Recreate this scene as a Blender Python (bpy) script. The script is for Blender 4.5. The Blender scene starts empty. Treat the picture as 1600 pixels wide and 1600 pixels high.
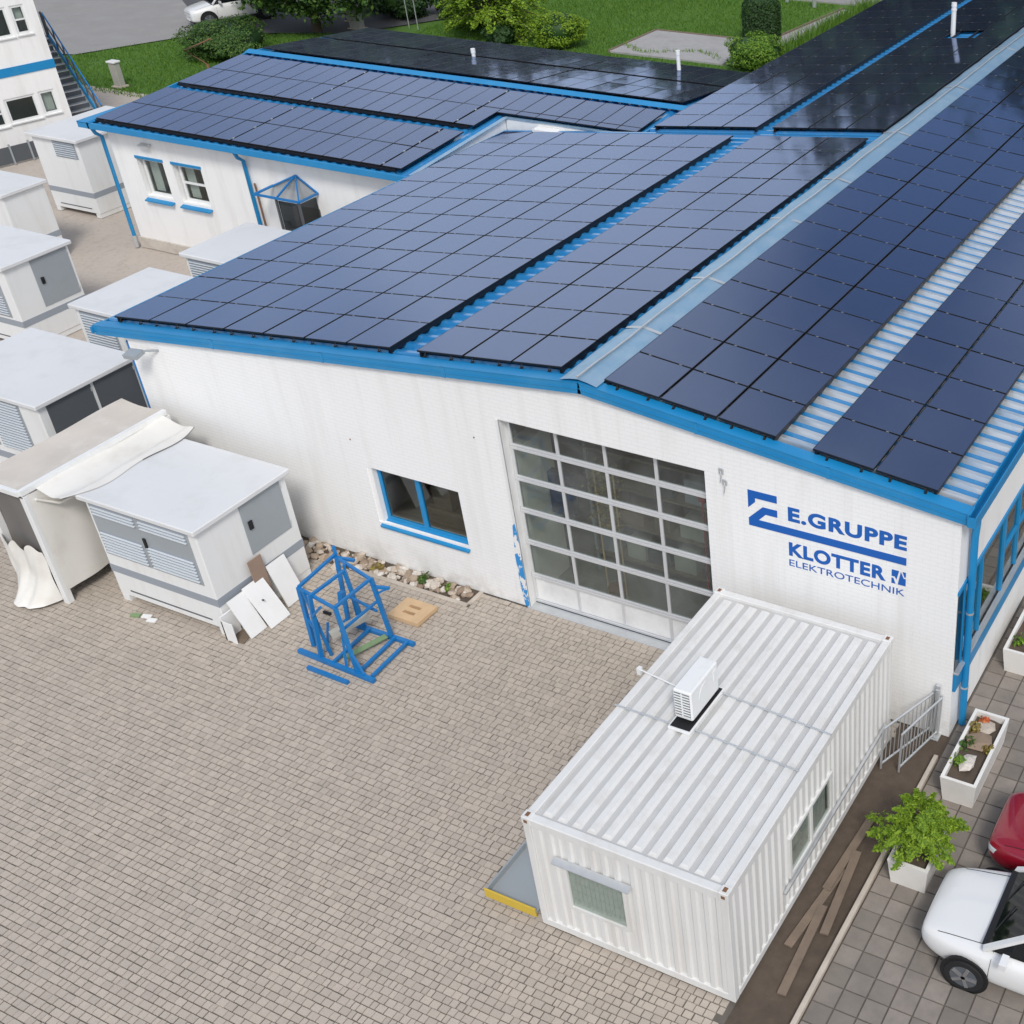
import bpy, math, random
import numpy as np
from mathutils import Matrix, Vector
random.seed(7); RNG = np.random.default_rng(11)
S = bpy.context.scene
COL = S.collection
R = math.radians

# ---------------------------------------------------------------- camera, sky, sun, exposure
CAM = dict(rx=0.98219, ry=0.013676, rz=0.439343, t=(5.0727, -16.0786, 16.3796), f=1975.1, cx=1269.98, cy=780.38)
cd = bpy.data.cameras.new("camera"); cam = bpy.data.objects.new("camera", cd); COL.objects.link(cam)
cam.location = CAM['t']; cam.rotation_mode = 'XYZ'; cam.rotation_euler = (CAM['rx'], CAM['ry'], CAM['rz'])
cd.sensor_width = 36.0; cd.sensor_fit = 'HORIZONTAL'; cd.lens = 36.0 * CAM['f'] / 1600
cd.shift_x = 0.5 - CAM['cx'] / 1600; cd.shift_y = CAM['cy'] / 1600 - 0.5
cd.clip_start = 0.1; cd.clip_end = 1500
S.camera = cam
SUN_EL, SUN_AZ = 47.0, 142.0            # azimuth measured from +Y clockwise towards +X
w = bpy.data.worlds.new("World"); S.world = w; w.use_nodes = True
nt = w.node_tree; nt.nodes.clear()
out = nt.nodes.new('ShaderNodeOutputWorld'); bg = nt.nodes.new('ShaderNodeBackground')
sky = nt.nodes.new('ShaderNodeTexSky'); sky.sky_type = 'NISHITA'; sky.sun_disc = False
sky.sun_elevation = R(SUN_EL); sky.sun_rotation = R(SUN_AZ); sky.air_density = 1.0; sky.dust_density = 2.2; sky.ozone_density = 2.6
tc = nt.nodes.new('ShaderNodeTexCoord'); nz = nt.nodes.new('ShaderNodeTexNoise')
nz.noise_dimensions = '4D'; nz.inputs['W'].default_value = 9.59; nz.inputs['Scale'].default_value = 2.1; nz.inputs['Detail'].default_value = 4.0; nz.inputs['Roughness'].default_value = 0.5
rp = nt.nodes.new('ShaderNodeValToRGB'); rp.color_ramp.elements[0].position = 0.4; rp.color_ramp.elements[1].position = 0.64
rp.color_ramp.elements[0].color = (.04, .04, .04, 1); rp.color_ramp.elements[1].color = (.72, .72, .72, 1)
mx = nt.nodes.new('ShaderNodeMix'); mx.data_type = 'RGBA'; mx.inputs[7].default_value = (8.6, 8.9, 9.3, 1)
nt.links.new(tc.outputs['Generated'], nz.inputs['Vector']); nt.links.new(nz.outputs['Fac'], rp.inputs['Fac'])
nt.links.new(rp.outputs['Color'], mx.inputs[0]); nt.links.new(sky.outputs['Color'], mx.inputs[6])
nt.links.new(mx.outputs[2], bg.inputs['Color']); bg.inputs['Strength'].default_value = 0.11
nt.links.new(bg.outputs[0], out.inputs['Surface'])
sd = bpy.data.lights.new("sun", 'SUN'); sd.energy = 1.7; sd.angle = R(14); sd.color = (1.0, 0.965, 0.91)
sun = bpy.data.objects.new("sun", sd); COL.objects.link(sun); sun.location = (30, -30, 60)
_sv = Vector((math.sin(R(SUN_AZ)) * math.cos(R(SUN_EL)), math.cos(R(SUN_AZ)) * math.cos(R(SUN_EL)), math.sin(R(SUN_EL))))
sun.rotation_euler = _sv.to_track_quat('Z', 'Y').to_euler()
S.view_settings.view_transform = 'Standard'; S.view_settings.look = 'None'
S.view_settings.exposure = 0.28; S.view_settings.gamma = 1.0; S.view_settings.use_curve_mapping = False

def _rot():
    return cam.rotation_euler.to_matrix()
_M = np.array(_rot()); _T = np.array(CAM['t'])
def project(P):
    q = (np.asarray(P, float) - _T) @ _M
    return np.stack([CAM['cx'] + CAM['f'] * q[..., 0] / -q[..., 2], CAM['cy'] - CAM['f'] * q[..., 1] / -q[..., 2], -q[..., 2]], -1)

# ---------------------------------------------------------------- materials
MATS = {}
def nodes(name):
    m = bpy.data.materials.new(name); m.use_nodes = True; t = m.node_tree
    b = t.nodes['Principled BSDF']; MATS[name] = m
    return m, t, b
def N(t, kind, **kw):
    n = t.nodes.new(kind)
    for k, v in kw.items():
        if hasattr(n, k): setattr(n, k, v)
        else: n.inputs[k.replace('_', ' ')].default_value = v
    return n
def mixc(t, fac, a, b, blend='MIX'):
    n = t.nodes.new('ShaderNodeMix'); n.data_type = 'RGBA'; n.blend_type = blend
    for i, x in ((0, fac), (6, a), (7, b)):
        if isinstance(x, bpy.types.NodeSocket): t.links.new(x, n.inputs[i])
        elif i == 0: n.inputs[0].default_value = x
        else: n.inputs[i].default_value = (*x, 1) if len(x) == 3 else x
    return n.outputs[2]
def ramp(t, src, p0, p1, c0=(0, 0, 0), c1=(1, 1, 1)):
    r = t.nodes.new('ShaderNodeValToRGB'); e = r.color_ramp.elements
    e[0].position, e[1].position = p0, p1; e[0].color = (*c0, 1); e[1].color = (*c1, 1)
    t.links.new(src, r.inputs['Fac']); return r.outputs['Color']
def coord(t, kind='Object', scale=(1, 1, 1)):
    tcn = t.nodes.new('ShaderNodeTexCoord'); mp = t.nodes.new('ShaderNodeMapping'); mp.inputs['Scale'].default_value = scale
    if kind == 'World':
        g = t.nodes.new('ShaderNodeNewGeometry'); t.links.new(g.outputs['Position'], mp.inputs['Vector'])
    else: t.links.new(tcn.outputs[kind], mp.inputs['Vector'])
    return mp.outputs['Vector']
def noise(t, vec, scale, detail=4, rough=.55):
    n = N(t, 'ShaderNodeTexNoise', Scale=scale, Detail=detail, Roughness=rough); t.links.new(vec, n.inputs['Vector']); return n.outputs['Fac']
def bump(t, b, h, strength=.3, dist=.01):
    n = N(t, 'ShaderNodeBump', Strength=strength, Distance=dist); t.links.new(h, n.inputs['Height']); t.links.new(n.outputs[0], b.inputs['Normal']); return n
def island(t):
    g = t.nodes.new('ShaderNodeNewGeometry'); oi = t.nodes.new('ShaderNodeObjectInfo'); a = t.nodes.new('ShaderNodeMath'); a.operation = 'ADD'
    fr = t.nodes.new('ShaderNodeMath'); fr.operation = 'FRACT'
    t.links.new(g.outputs['Random Per Island'], a.inputs[0]); t.links.new(oi.outputs['Random'], a.inputs[1]); t.links.new(a.outputs[0], fr.inputs[0])
    return fr.outputs[0]
def paint(name, col, rough=.45, var=.08, scale=1.5, dirt=None, dirt_amt=.25, metallic=0., spec=.5, bumpy=0., streak=False):
    m, t, b = nodes(name)
    v = coord(t, 'World'); n1 = noise(t, v, scale, 5)
    c = mixc(t, n1, tuple(x * (1 - var) for x in col), tuple(min(1, x * (1 + var)) for x in col))
    if dirt:
        vs = coord(t, 'World', (3, 3, .35) if streak else (1, 1, 1))
        n2 = noise(t, vs, 1.3 if not streak else 1.0, 6, .65)
        f = ramp(t, n2, .5, .78, (0, 0, 0), (dirt_amt,) * 3)
        c = mixc(t, f, c, dirt)
    t.links.new(c, b.inputs['Base Color']); b.inputs['Roughness'].default_value = rough; b.inputs['Metallic'].default_value = metallic
    b.inputs['Specular IOR Level'].default_value = spec
    if bumpy: bump(t, b, noise(t, v, 30, 3), bumpy, .01)
    return m
def solid(name, col, rough=.5, metallic=0., spec=.5, coat=0.):
    m, t, b = nodes(name); b.inputs['Base Color'].default_value = (*col, 1); b.inputs['Roughness'].default_value = rough
    b.inputs['Metallic'].default_value = metallic; b.inputs['Specular IOR Level'].default_value = spec; b.inputs['Coat Weight'].default_value = coat
    return m
# painted brick wall
m, t, b = nodes('white_brick')
v = coord(t, 'World'); comb = t.nodes.new('ShaderNodeCombineXYZ'); sp = t.nodes.new('ShaderNodeSeparateXYZ'); t.links.new(v, sp.inputs[0])
ad = t.nodes.new('ShaderNodeMath'); ad.operation = 'ADD'; t.links.new(sp.outputs['X'], ad.inputs[0]); t.links.new(sp.outputs['Y'], ad.inputs[1])
t.links.new(ad.outputs[0], comb.inputs['X']); t.links.new(sp.outputs['Z'], comb.inputs['Y'])
br = N(t, 'ShaderNodeTexBrick', Scale=1.0, Mortar_Size=.008, Mortar_Smooth=.6, Brick_Width=.26, Row_Height=.085)
br.inputs['Color1'].default_value = (1, 1, 1, 1); br.inputs['Color2'].default_value = (.8, .8, .8, 1); br.inputs['Mortar'].default_value = (.25, .25, .25, 1)
t.links.new(comb.outputs[0], br.inputs['Vector'])
big = noise(t, v, .45, 5, .6); c = mixc(t, big, (.82, .815, .8), (.9, .895, .885))
fine = noise(t, v, 9, 5, .7); c = mixc(t, ramp(t, fine, .58, .78, (0, 0, 0), (.22,) * 3), c, (.6, .58, .55))
low = t.nodes.new('ShaderNodeMapRange'); low.inputs['From Min'].default_value = .75; low.inputs['From Max'].default_value = 0.0; t.links.new(sp.outputs['Z'], low.inputs['Value'])
sm = t.nodes.new('ShaderNodeMath'); sm.operation = 'MULTIPLY'; t.links.new(low.outputs[0], sm.inputs[0]); t.links.new(ramp(t, noise(t, v, 1.7, 6, .7), .45, .75), sm.inputs[1])
c = mixc(t, sm.outputs[0], c, (.5, .46, .4))
vs = coord(t, 'World', (2.2, 2.2, .18)); c = mixc(t, ramp(t, noise(t, vs, 1.2, 6, .6), .5, .78, (0, 0, 0), (.4,) * 3), c, (.64, .62, .58))
c = mixc(t, ramp(t, br.outputs['Fac'], 0, 1, (0, 0, 0), (.3,) * 3), c, (.62, .62, .6))
t.links.new(c, b.inputs['Base Color']); b.inputs['Roughness'].default_value = .7
bump(t, b, br.outputs['Color'], .35, .006)
paint('white_render', (.86, .85, .83), .75, .05, 1.2, (.55, .52, .47), .35, streak=True, bumpy=.08)
paint('plinth', (.55, .5, .44), .85, .25, 3, (.3, .26, .22), .7, bumpy=.3)
paint('white_metal', (.77, .775, .765), .4, .03, .8, (.58, .54, .46), .4, streak=True)
paint('cabin_roof', (.68, .685, .685), .42, .04, .6, (.5, .49, .46), .4)
paint('grey_metal', (.32, .35, .37), .38, .07, .9, (.24, .24, .24), .25)
paint('grey_band', (.3, .33, .37), .5, .05, 1)
paint('dark_metal', (.09, .1, .11), .35, .15, 1.2)
solid('black', (.008, .008, .009), .55); solid('rubber', (.012, .012, .013), .8)
paint('blue_paint', (.01, .225, .49), .42, .12, 1.6, (.07, .3, .5), .4)
paint('container_white', (.7, .695, .675), .5, .06, 1.0, (.5, .46, .4), .45, streak=True); paint('container_grey', (.52, .52, .51), .6, .1, 1.5, (.4, .37, .33), .5)
paint('blue_steel', (.008, .17, .45), .4, .15, 6, (.1, .1, .12), .25)
m, t, b = nodes('blue_sheet')
v = coord(t, 'World'); c = mixc(t, noise(t, v, .8, 5), (.012, .17, .42), (.03, .25, .54)); c = mixc(t, ramp(t, noise(t, v, 5, 6, .7), .55, .8, (0, 0, 0), (.4,) * 3), c, (.3, .42, .5))
t.links.new(c, b.inputs['Base Color']); b.inputs['Roughness'].default_value = .26; b.inputs['Coat Weight'].default_value = .7; b.inputs['Coat Roughness'].default_value = .12
m, t, b = nodes('sky_sheen_sheet')  # pale silver painted as the bright sky reflected on the ribs
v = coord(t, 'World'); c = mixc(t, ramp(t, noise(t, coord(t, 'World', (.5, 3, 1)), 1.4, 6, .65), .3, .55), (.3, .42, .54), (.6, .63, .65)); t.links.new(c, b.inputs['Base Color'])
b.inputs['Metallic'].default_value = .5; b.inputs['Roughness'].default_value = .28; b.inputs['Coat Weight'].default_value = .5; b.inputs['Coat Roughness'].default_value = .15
m, t, b = nodes('ridge_metal')
v = coord(t, 'World'); c = mixc(t, noise(t, v, 2.2, 6), (.2, .4, .58), (.44, .57, .67)); t.links.new(c, b.inputs['Base Color'])
b.inputs['Metallic'].default_value = .55; b.inputs['Roughness'].default_value = .38; bump(t, b, noise(t, v, 6, 4), .5, .03)
paint('galvanised', (.62, .64, .65), .35, .12, 5, (.45, .45, .44), .4, metallic=.6)
paint('aluminium', (.68, .69, .7), .4, .05, 2, metallic=.35)
solid('louvre_light', (.66, .7, .73), .4); solid('navy_cloth', (.015, .02, .06), .9); solid('clamp_grey', (.3, .31, .33), .5, .3); solid('logo_blue', (.0, .1, .42), .5)
# solar panel: glass over dark cells
m, t, b = nodes('panel_glass')
oi = t.nodes.new('ShaderNodeObjectInfo'); c = mixc(t, oi.outputs['Random'], (.007, .012, .034), (.012, .019, .046))
t.links.new(c, b.inputs['Base Color']); b.inputs['Roughness'].default_value = .5; b.inputs['Specular IOR Level'].default_value = .1
v = coord(t, 'World'); gl = N(t, 'ShaderNodeBsdfGlossy'); gl.inputs['Color'].default_value = (.6, .715, 1.0, 1)
t.links.new(ramp(t, noise(t, v, 2.5, 6, .7), .4, .8, (.05,) * 3, (.11,) * 3), gl.inputs['Roughness'])
bn = N(t, 'ShaderNodeBump', Strength=.05, Distance=.05); t.links.new(noise(t, v, .7, 2), bn.inputs['Height']); t.links.new(bn.outputs[0], gl.inputs['Normal'])
lw = t.nodes.new('ShaderNodeLayerWeight'); pw = t.nodes.new('ShaderNodeMath'); pw.operation = 'POWER'; pw.inputs[1].default_value = 3.5; t.links.new(lw.outputs['Facing'], pw.inputs[0])
ma = t.nodes.new('ShaderNodeMath'); ma.operation = 'MULTIPLY_ADD'; ma.inputs[1].default_value = .43; ma.inputs[2].default_value = .235; t.links.new(pw.outputs[0], ma.inputs[0])
ms = t.nodes.new('ShaderNodeMixShader'); t.links.new(ma.outputs[0], ms.inputs[0]); t.links.new(b.outputs[0], ms.inputs[1]); t.links.new(gl.outputs[0], ms.inputs[2]); t.links.new(ms.outputs[0], t.nodes['Material Output'].inputs['Surface'])
solid('panel_frame', (.006, .006, .008), .45)
# glazing
def glazing(name, tint, refl):
    m, t, b = nodes(name); t.nodes.remove(b); o = t.nodes['Material Output']
    tr = N(t, 'ShaderNodeBsdfTransparent'); tr.inputs[0].default_value = (*tint, 1); gl = N(t, 'ShaderNodeBsdfGlossy'); gl.inputs['Roughness'].default_value = .03
    fr = t.nodes.new('ShaderNodeLayerWeight'); pw = t.nodes.new('ShaderNodeMath'); pw.operation = 'POWER'; pw.inputs[1].default_value = 4.0; t.links.new(fr.outputs['Facing'], pw.inputs[0]); a = t.nodes.new('ShaderNodeMath'); a.operation = 'ADD'; a.inputs[1].default_value = refl; a.use_clamp = True
    t.links.new(pw.outputs[0], a.inputs[0]); ms = t.nodes.new('ShaderNodeMixShader'); t.links.new(a.outputs[0], ms.inputs[0])
    t.links.new(tr.outputs[0], ms.inputs[1]); t.links.new(gl.outputs[0], ms.inputs[2]); t.links.new(ms.outputs[0], o.inputs['Surface'])
glazing('clear_glass', (.82, .86, .84), .04); glazing('canopy_glass', (.72, .74, .75), .1); glazing('dark_glass', (.25, .27, .28), .05)
m = MATS['clear_glass'].copy(); m.name = 'gate_glass'; MATS['gate_glass'] = m; t = m.node_tree; o_ = t.nodes['Material Output']; src = o_.inputs['Surface'].links[0].from_socket
df = t.nodes.new('ShaderNodeBsdfDiffuse'); df.inputs[0].default_value = (.55, .57, .56, 1); ms = t.nodes.new('ShaderNodeMixShader'); t.links.new(ramp(t, noise(t, coord(t, 'World', (1, 1, .8)), 1.3, 6, .65), .35, .75, (.025,) * 3, (.12,) * 3), ms.inputs[0]); t.links.new(src, ms.inputs[1]); t.links.new(df.outputs[0], ms.inputs[2]); t.links.new(ms.outputs[0], o_.inputs['Surface'])
solid('car_glass', (.008, .01, .012), .06, spec=.7)
# ground materials
m, t, b = nodes('paver')
isl = island(t); v = coord(t, 'World'); c = mixc(t, isl, (.45, .385, .315), (.55, .47, .385))
c = mixc(t, noise(t, v, .35, 5, .6), mixc(t, .35, c, (.36, .335, .31)), c)
c = mixc(t, ramp(t, noise(t, v, 40, 3), .35, .75, (0, 0, 0), (.35,) * 3), c, (.27, .24, .21))
c = mixc(t, ramp(t, noise(t, coord(t, 'World', (1, .6, 1)), 1.1, 6, .7), .62, .78, (0, 0, 0), (.3,) * 3), c, (.24, .21, .18))
c = mixc(t, ramp(t, noise(t, v, .55, 7, .72), .6, .7, (0, 0, 0), (.28,) * 3), c, (.2, .175, .15)); c = mixc(t, ramp(t, noise(t, coord(t, 'World', (.8, 1.2, 1)), .9, 6, .6), .63, .72, (0, 0, 0), (.35,) * 3), c, (.58, .5, .4))
t.links.new(c, b.inputs['Base Color']); b.inputs['Roughness'].default_value = .85; bump(t, b, noise(t, v, 60, 3), .3, .004)
paint('joint_sand', (.13, .115, .097), .95, .3, 8)
m, t, b = nodes('slab')
isl = island(t); v = coord(t, 'World'); c = mixc(t, isl, (.2, .175, .15), (.3, .26, .225)); c = mixc(t, ramp(t, noise(t, v, 2.2, 6, .65), .4, .7, (0, 0, 0), (.5,) * 3), c, (.13, .12, .11))
t.links.new(c, b.inputs['Base Color']); b.inputs['Roughness'].default_value = .8; bump(t, b, noise(t, v, 45, 3), .3, .004)
m, t, b = nodes('concrete')
v = coord(t, 'World'); c = mixc(t, noise(t, v, .5, 6, .65), (.42, .365, .31), (.52, .46, .4)); c = mixc(t, ramp(t, noise(t, v, 6, 6, .7), .5, .75, (0, 0, 0), (.45,) * 3), c, (.25, .21, .18))
c = mixc(t, ramp(t, noise(t, coord(t, 'World', (1, .4, 1)), 2.6, 7, .75), .56, .66, (0, 0, 0), (.4,) * 3), c, (.3, .25, .21))
t.links.new(c, b.inputs['Base Color']); b.inputs['Roughness'].default_value = .9; bump(t, b, noise(t, v, 20, 4), .3, .01)
paint('asphalt', (.29, .28, .27), .9, .12, .6, (.36, .35, .33), .5, bumpy=.3)
paint('dark_asphalt', (.09, .09, .095), .9, .15, .8, bumpy=.3)
paint('gravel_grey', (.36, .35, .345), .95, .14, 3, (.24, .23, .22), .6, bumpy=.6)
paint('soil', (.1, .075, .055), .95, .35, 5, (.05, .04, .03), .6, bumpy=.6)
m, t, b = nodes('lawn')
v = coord(t, 'World'); c = mixc(t, noise(t, v, .25, 5, .6), (.075, .18, .018), (.115, .24, .028)); c = mixc(t, ramp(t, noise(t, v, 5, 6, .75), .4, .7, (0, 0, 0), (.7,) * 3), c, (.04, .11, .014))
c = mixc(t, ramp(t, noise(t, v, 1.2, 4, .7), .66, .8, (0, 0, 0), (.5,) * 3), c, (.14, .17, .06)); t.links.new(c, b.inputs['Base Color']); b.inputs['Roughness'].default_value = .9
bump(t, b, noise(t, v, 14, 5, .8), .9, .08)
def leafy(name, c0, c1, c2, trans=.25):
    m, t, b = nodes(name); isl = island(t); r = t.nodes.new('ShaderNodeValToRGB'); e = r.color_ramp.elements
    e[0].color = (*c0, 1); e[1].color = (*c2, 1); x = e.new(.55); x.color = (*c1, 1); t.links.new(isl, r.inputs['Fac'])
    t.links.new(r.outputs['Color'], b.inputs['Base Color']); b.inputs['Roughness'].default_value = .6
    b.inputs['Subsurface Weight'].default_value = 0; b.inputs['Transmission Weight'].default_value = 0
    o = t.nodes['Material Output']; tl = t.nodes.new('ShaderNodeBsdfTranslucent'); t.links.new(r.outputs['Color'], tl.inputs[0])
    ms = t.nodes.new('ShaderNodeMixShader'); ms.inputs[0].default_value = trans; t.links.new(b.outputs[0], ms.inputs[1]); t.links.new(tl.outputs[0], ms.inputs[2]); t.links.new(ms.outputs[0], o.inputs['Surface'])
leafy('leaf_green', (.03, .085, .012), (.06, .14, .02), (.12, .2, .03)); leafy('leaf_dark', (.012, .04, .008), (.025, .075, .012), (.045, .11, .02))
leafy('leaf_lime', (.1, .2, .012), (.22, .36, .02), (.34, .48, .035), .35); leafy('leaf_bright', (.07, .17, .012), (.14, .28, .02), (.24, .38, .035), .3)
leafy('grass_blade', (.06, .155, .01), (.1, .23, .018), (.17, .29, .03), .3); leafy('dry_leaf', (.2, .13, .04), (.3, .22, .06), (.4, .36, .08), .3)
leafy('flower_red', (.5, .12, .03), (.6, .2, .05), (.55, .08, .05), .2)
paint('bark', (.09, .065, .045), .9, .3, 8, bumpy=.6)
paint('stone', (.5, .44, .37), .85, .3, 2.5, (.25, .2, .16), .5, bumpy=.4)
m, t, b = nodes('rubble'); isl = island(t); r = t.nodes.new('ShaderNodeValToRGB'); e = r.color_ramp.elements; e[0].color = (.24, .17, .12, 1); e[1].color = (.72, .68, .62, 1); x = e.new(.5); x.color = (.45, .36, .27, 1)
t.links.new(isl, r.inputs['Fac']); v = coord(t, 'World'); t.links.new(mixc(t, ramp(t, noise(t, v, 25, 4), .4, .8, (0, 0, 0), (.5,) * 3), r.outputs['Color'], (.25, .2, .16)), b.inputs['Base Color']); b.inputs['Roughness'].default_value = .9; bump(t, b, noise(t, v, 30, 4), .5, .02)
paint('wood_new', (.62, .43, .25), .65, .15, 5, (.45, .28, .14), .4); paint('wood_old', (.2, .15, .11), .85, .3, 4, (.1, .08, .06), .5, bumpy=.4)
paint('board_brown', (.3, .21, .16), .6, .12, 2.5); paint('tarp', (.74, .72, .675), .65, .06, 1.6, (.55, .5, .42), .5, bumpy=.12)
paint('tarp_roof', (.58, .53, .47), .8, .14, 1.2, (.74, .71, .66), .8, bumpy=.2); paint('opening_shade', (.16, .15, .14), .85, .1, 1)
paint('planter_white', (.78, .76, .72), .6, .05, 2, (.5, .46, .4), .35, bumpy=.1)
paint('board_white', (.8, .8, .79), .5, .03, 1.2, (.6, .57, .52), .25)
paint('peeling', (.8, .79, .77), .6, .05, 2); m = MATS['peeling']; t = m.node_tree; b = t.nodes['Principled BSDF']
v = coord(t, 'World', (2, 2, 1)); t.links.new(mixc(t, ramp(t, noise(t, v, 2.2, 5, .65), .53, .56), (.03, .27, .62), (.8, .79, .77)), b.inputs['Base Color'])
solid('car_red', (.27, .006, .02), .28, coat=1.); solid('car_white', (.78, .78, .77), .3, coat=1.); solid('car_dark', (.03, .035, .045), .3, coat=1.)
solid('lamp_lens', (.75, .78, .8), .12, spec=.8); solid('rim', (.5, .5, .52), .3, metallic=.8); solid('blind', (.66, .66, .64), .8); paint('gate_panel', (.78, .78, .77), .5, .08, 1.5, (.4, .38, .36), .4); solid('yellow', (.6, .42, .05), .5)
paint('inside_floor', (.25, .24, .23), .6, .15, 1.5); paint('inside_wall', (.4, .41, .4), .8, .1, 1); solid('tail_red', (.4, .02, .02), .2)
paint('green_board', (.2, .3, .15), .7, .15, 3); paint('grey_plank', (.42, .41, .36), .7, .15, 3); paint('rust', (.2, .1, .05), .85, .3, 10)

# ---------------------------------------------------------------- mesh helpers
class MB:
    def __init__(s): s.v = []; s.f = []; s.m = []; s.sm = []
    def used(s, vs, fs, mi=0):
        ix = sorted({i for f in fs for i in f}); r_ = {i: k for k, i in enumerate(ix)}; return s.add([vs[i] for i in ix], [tuple(r_[i] for i in f) for f in fs], mi)
    def add(s, vs, fs, mi=0, smooth=False):
        o = len(s.v); s.v += [tuple(map(float, p)) for p in vs]
        for f in fs: s.f.append(tuple(i + o for i in f)); s.m.append(mi); s.sm.append(smooth)
        return s
    def box(s, x0, x1, y0, y1, z0, z1, mi=0, c=0.):
        if c <= 0:
            return s.add([(x, y, z) for z in (z0, z1) for y in (y0, y1) for x in (x0, x1)],
                         [(0, 2, 3, 1), (4, 5, 7, 6), (0, 1, 5, 4), (2, 6, 7, 3), (0, 4, 6, 2), (1, 3, 7, 5)], mi)
        X = (x0, x1); Y = (y0, y1); Z = (z0, z1); vs = []; idx = {}
        for i in (0, 1):
            for j in (0, 1):
                for k in (0, 1):
                    sx, sy, sz = 1 - 2 * i, 1 - 2 * j, 1 - 2 * k
                    for a in range(3):
                        p = [X[i] + sx * c, Y[j] + sy * c, Z[k] + sz * c]; p[a] = (X[i], Y[j], Z[k])[a]
                        idx[i, j, k, a] = len(vs); vs.append(p)
        g = lambda i, j, k, a: idx[i, j, k, a]
        fs = []
        for e in (0, 1):
            fs += [[g(e, 0, 0, 0), g(e, 1, 0, 0), g(e, 1, 1, 0), g(e, 0, 1, 0)], [g(0, e, 0, 1), g(1, e, 0, 1), g(1, e, 1, 1), g(0, e, 1, 1)], [g(0, 0, e, 2), g(1, 0, e, 2), g(1, 1, e, 2), g(0, 1, e, 2)]]
        for p in (0, 1):
            for q in (0, 1):
                fs += [[g(p, q, 0, 0), g(p, q, 1, 0), g(p, q, 1, 1), g(p, q, 0, 1)], [g(p, 0, q, 0), g(p, 1, q, 0), g(p, 1, q, 2), g(p, 0, q, 2)], [g(0, p, q, 1), g(1, p, q, 1), g(1, p, q, 2), g(0, p, q, 2)]]
        for i in (0, 1):
            for j in (0, 1):
                for k in (0, 1): fs.append([g(i, j, k, 0), g(i, j, k, 1), g(i, j, k, 2)])
        cc = np.mean(vs, 0); A = np.array(vs); o2 = []
        for f in fs:
            n = np.cross(A[f[1]] - A[f[0]], A[f[2]] - A[f[0]])
            o2.append(tuple(f) if n @ (A[f].mean(0) - cc) > 0 else tuple(f[::-1]))
        return s.add(vs, o2, mi)
    def obox(s, c, ax, ay, az, mi=0):
        c, ax, ay, az = map(Vector, (c, ax, ay, az))
        return s.add([c + ax * i + ay * j + az * k for k in (-1, 1) for j in (-1, 1) for i in (-1, 1)],
                     [(0, 2, 3, 1), (4, 5, 7, 6), (0, 1, 5, 4), (2, 6, 7, 3), (0, 4, 6, 2), (1, 3, 7, 5)], mi)
    def bar(s, p0, p1, w, h=None, up=(0, 0, 1), mi=0):
        h = h or w; a, bb = Vector(p0), Vector(p1); d = bb - a; L = d.length; d.normalize(); u = Vector(up)
        sd_ = d.cross(u)
        if sd_.length < 1e-4: sd_ = d.cross(Vector((1, 0, 0)))
        sd_.normalize(); u = sd_.cross(d)
        return s.obox((a + bb) / 2, d * L / 2, sd_ * w / 2, u * h / 2, mi)
    def tube(s, pts, r, n=8, mi=0, caps=True, smooth=True):
        pts = [Vector(p) for p in pts]; rs = r if isinstance(r, (list, tuple)) else [r] * len(pts)
        vs = []; ref = None
        for i, p in enumerate(pts):
            d = (pts[min(i + 1, len(pts) - 1)] - pts[max(i - 1, 0)]).normalized()
            if ref is None or abs(ref.dot(d)) > .95: ref = Vector((0, 0, 1)) if abs(d.z) < .9 else Vector((1, 0, 0))
            a = d.cross(ref).normalized(); b_ = d.cross(a); ref = -b_ if False else ref
            for k in range(n): th = 2 * math.pi * k / n; vs.append(p + (a * math.cos(th) + b_ * math.sin(th)) * rs[i])
        fs = [(i * n + k, i * n + (k + 1) % n, (i + 1) * n + (k + 1) % n, (i + 1) * n + k) for i in range(len(pts) - 1) for k in range(n)]
        s.add(vs, fs, mi, smooth)
        if caps:
            s.add(vs[:n], [tuple(range(n))], mi); s.add(vs[-n:], [tuple(range(n))[::-1]], mi)
        return s
    def grid(s, fn, nu, nv, mi=0, smooth=True):
        vs = [fn(i / nu, j / nv) for j in range(nv + 1) for i in range(nu + 1)]
        return s.add(vs, [(j * (nu + 1) + i, j * (nu + 1) + i + 1, (j + 1) * (nu + 1) + i + 1, (j + 1) * (nu + 1) + i) for j in range(nv) for i in range(nu)], mi, smooth)
    def poly(s, pts, d, mi=0):          # extrude a planar polygon by vector d
        n = len(pts); d = Vector(d); a = [Vector(p) for p in pts]; b_ = [p + d for p in a]
        return s.add(a + b_, [tuple(range(n))[::-1], tuple(range(n, 2 * n))] + [(i, (i + 1) % n, n + (i + 1) % n, n + i) for i in range(n)], mi)
    def build(s, name, mats, parent=None, loc=None, **props):
        me = bpy.data.meshes.new(name); L = Vector(loc) if loc else Vector((0, 0, 0))
        me.from_pydata([Vector(p) - L for p in s.v] if loc else s.v, [], s.f)
        for x in ([mats] if isinstance(mats, str) else mats): me.materials.append(MATS[x])
        me.polygons.foreach_set('material_index', s.m); me.polygons.foreach_set('use_smooth', s.sm); me.update()
        return link(name, me, parent, L, **props)
def link(name, me, parent=None, loc=(0, 0, 0), **props):
    o = bpy.data.objects.new(name, me); COL.objects.link(o); o.location = loc
    if parent is not None: adopt(o, parent)
    for k, x in props.items(): o[k] = x
    return o
def wpos(o):
    return o.get('_w', None)
BASE = {}
def adopt(o, parent):
    o.parent = parent; o.matrix_parent_inverse = BASE.get(parent.name, Matrix.Identity(4)).inverted()
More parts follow.
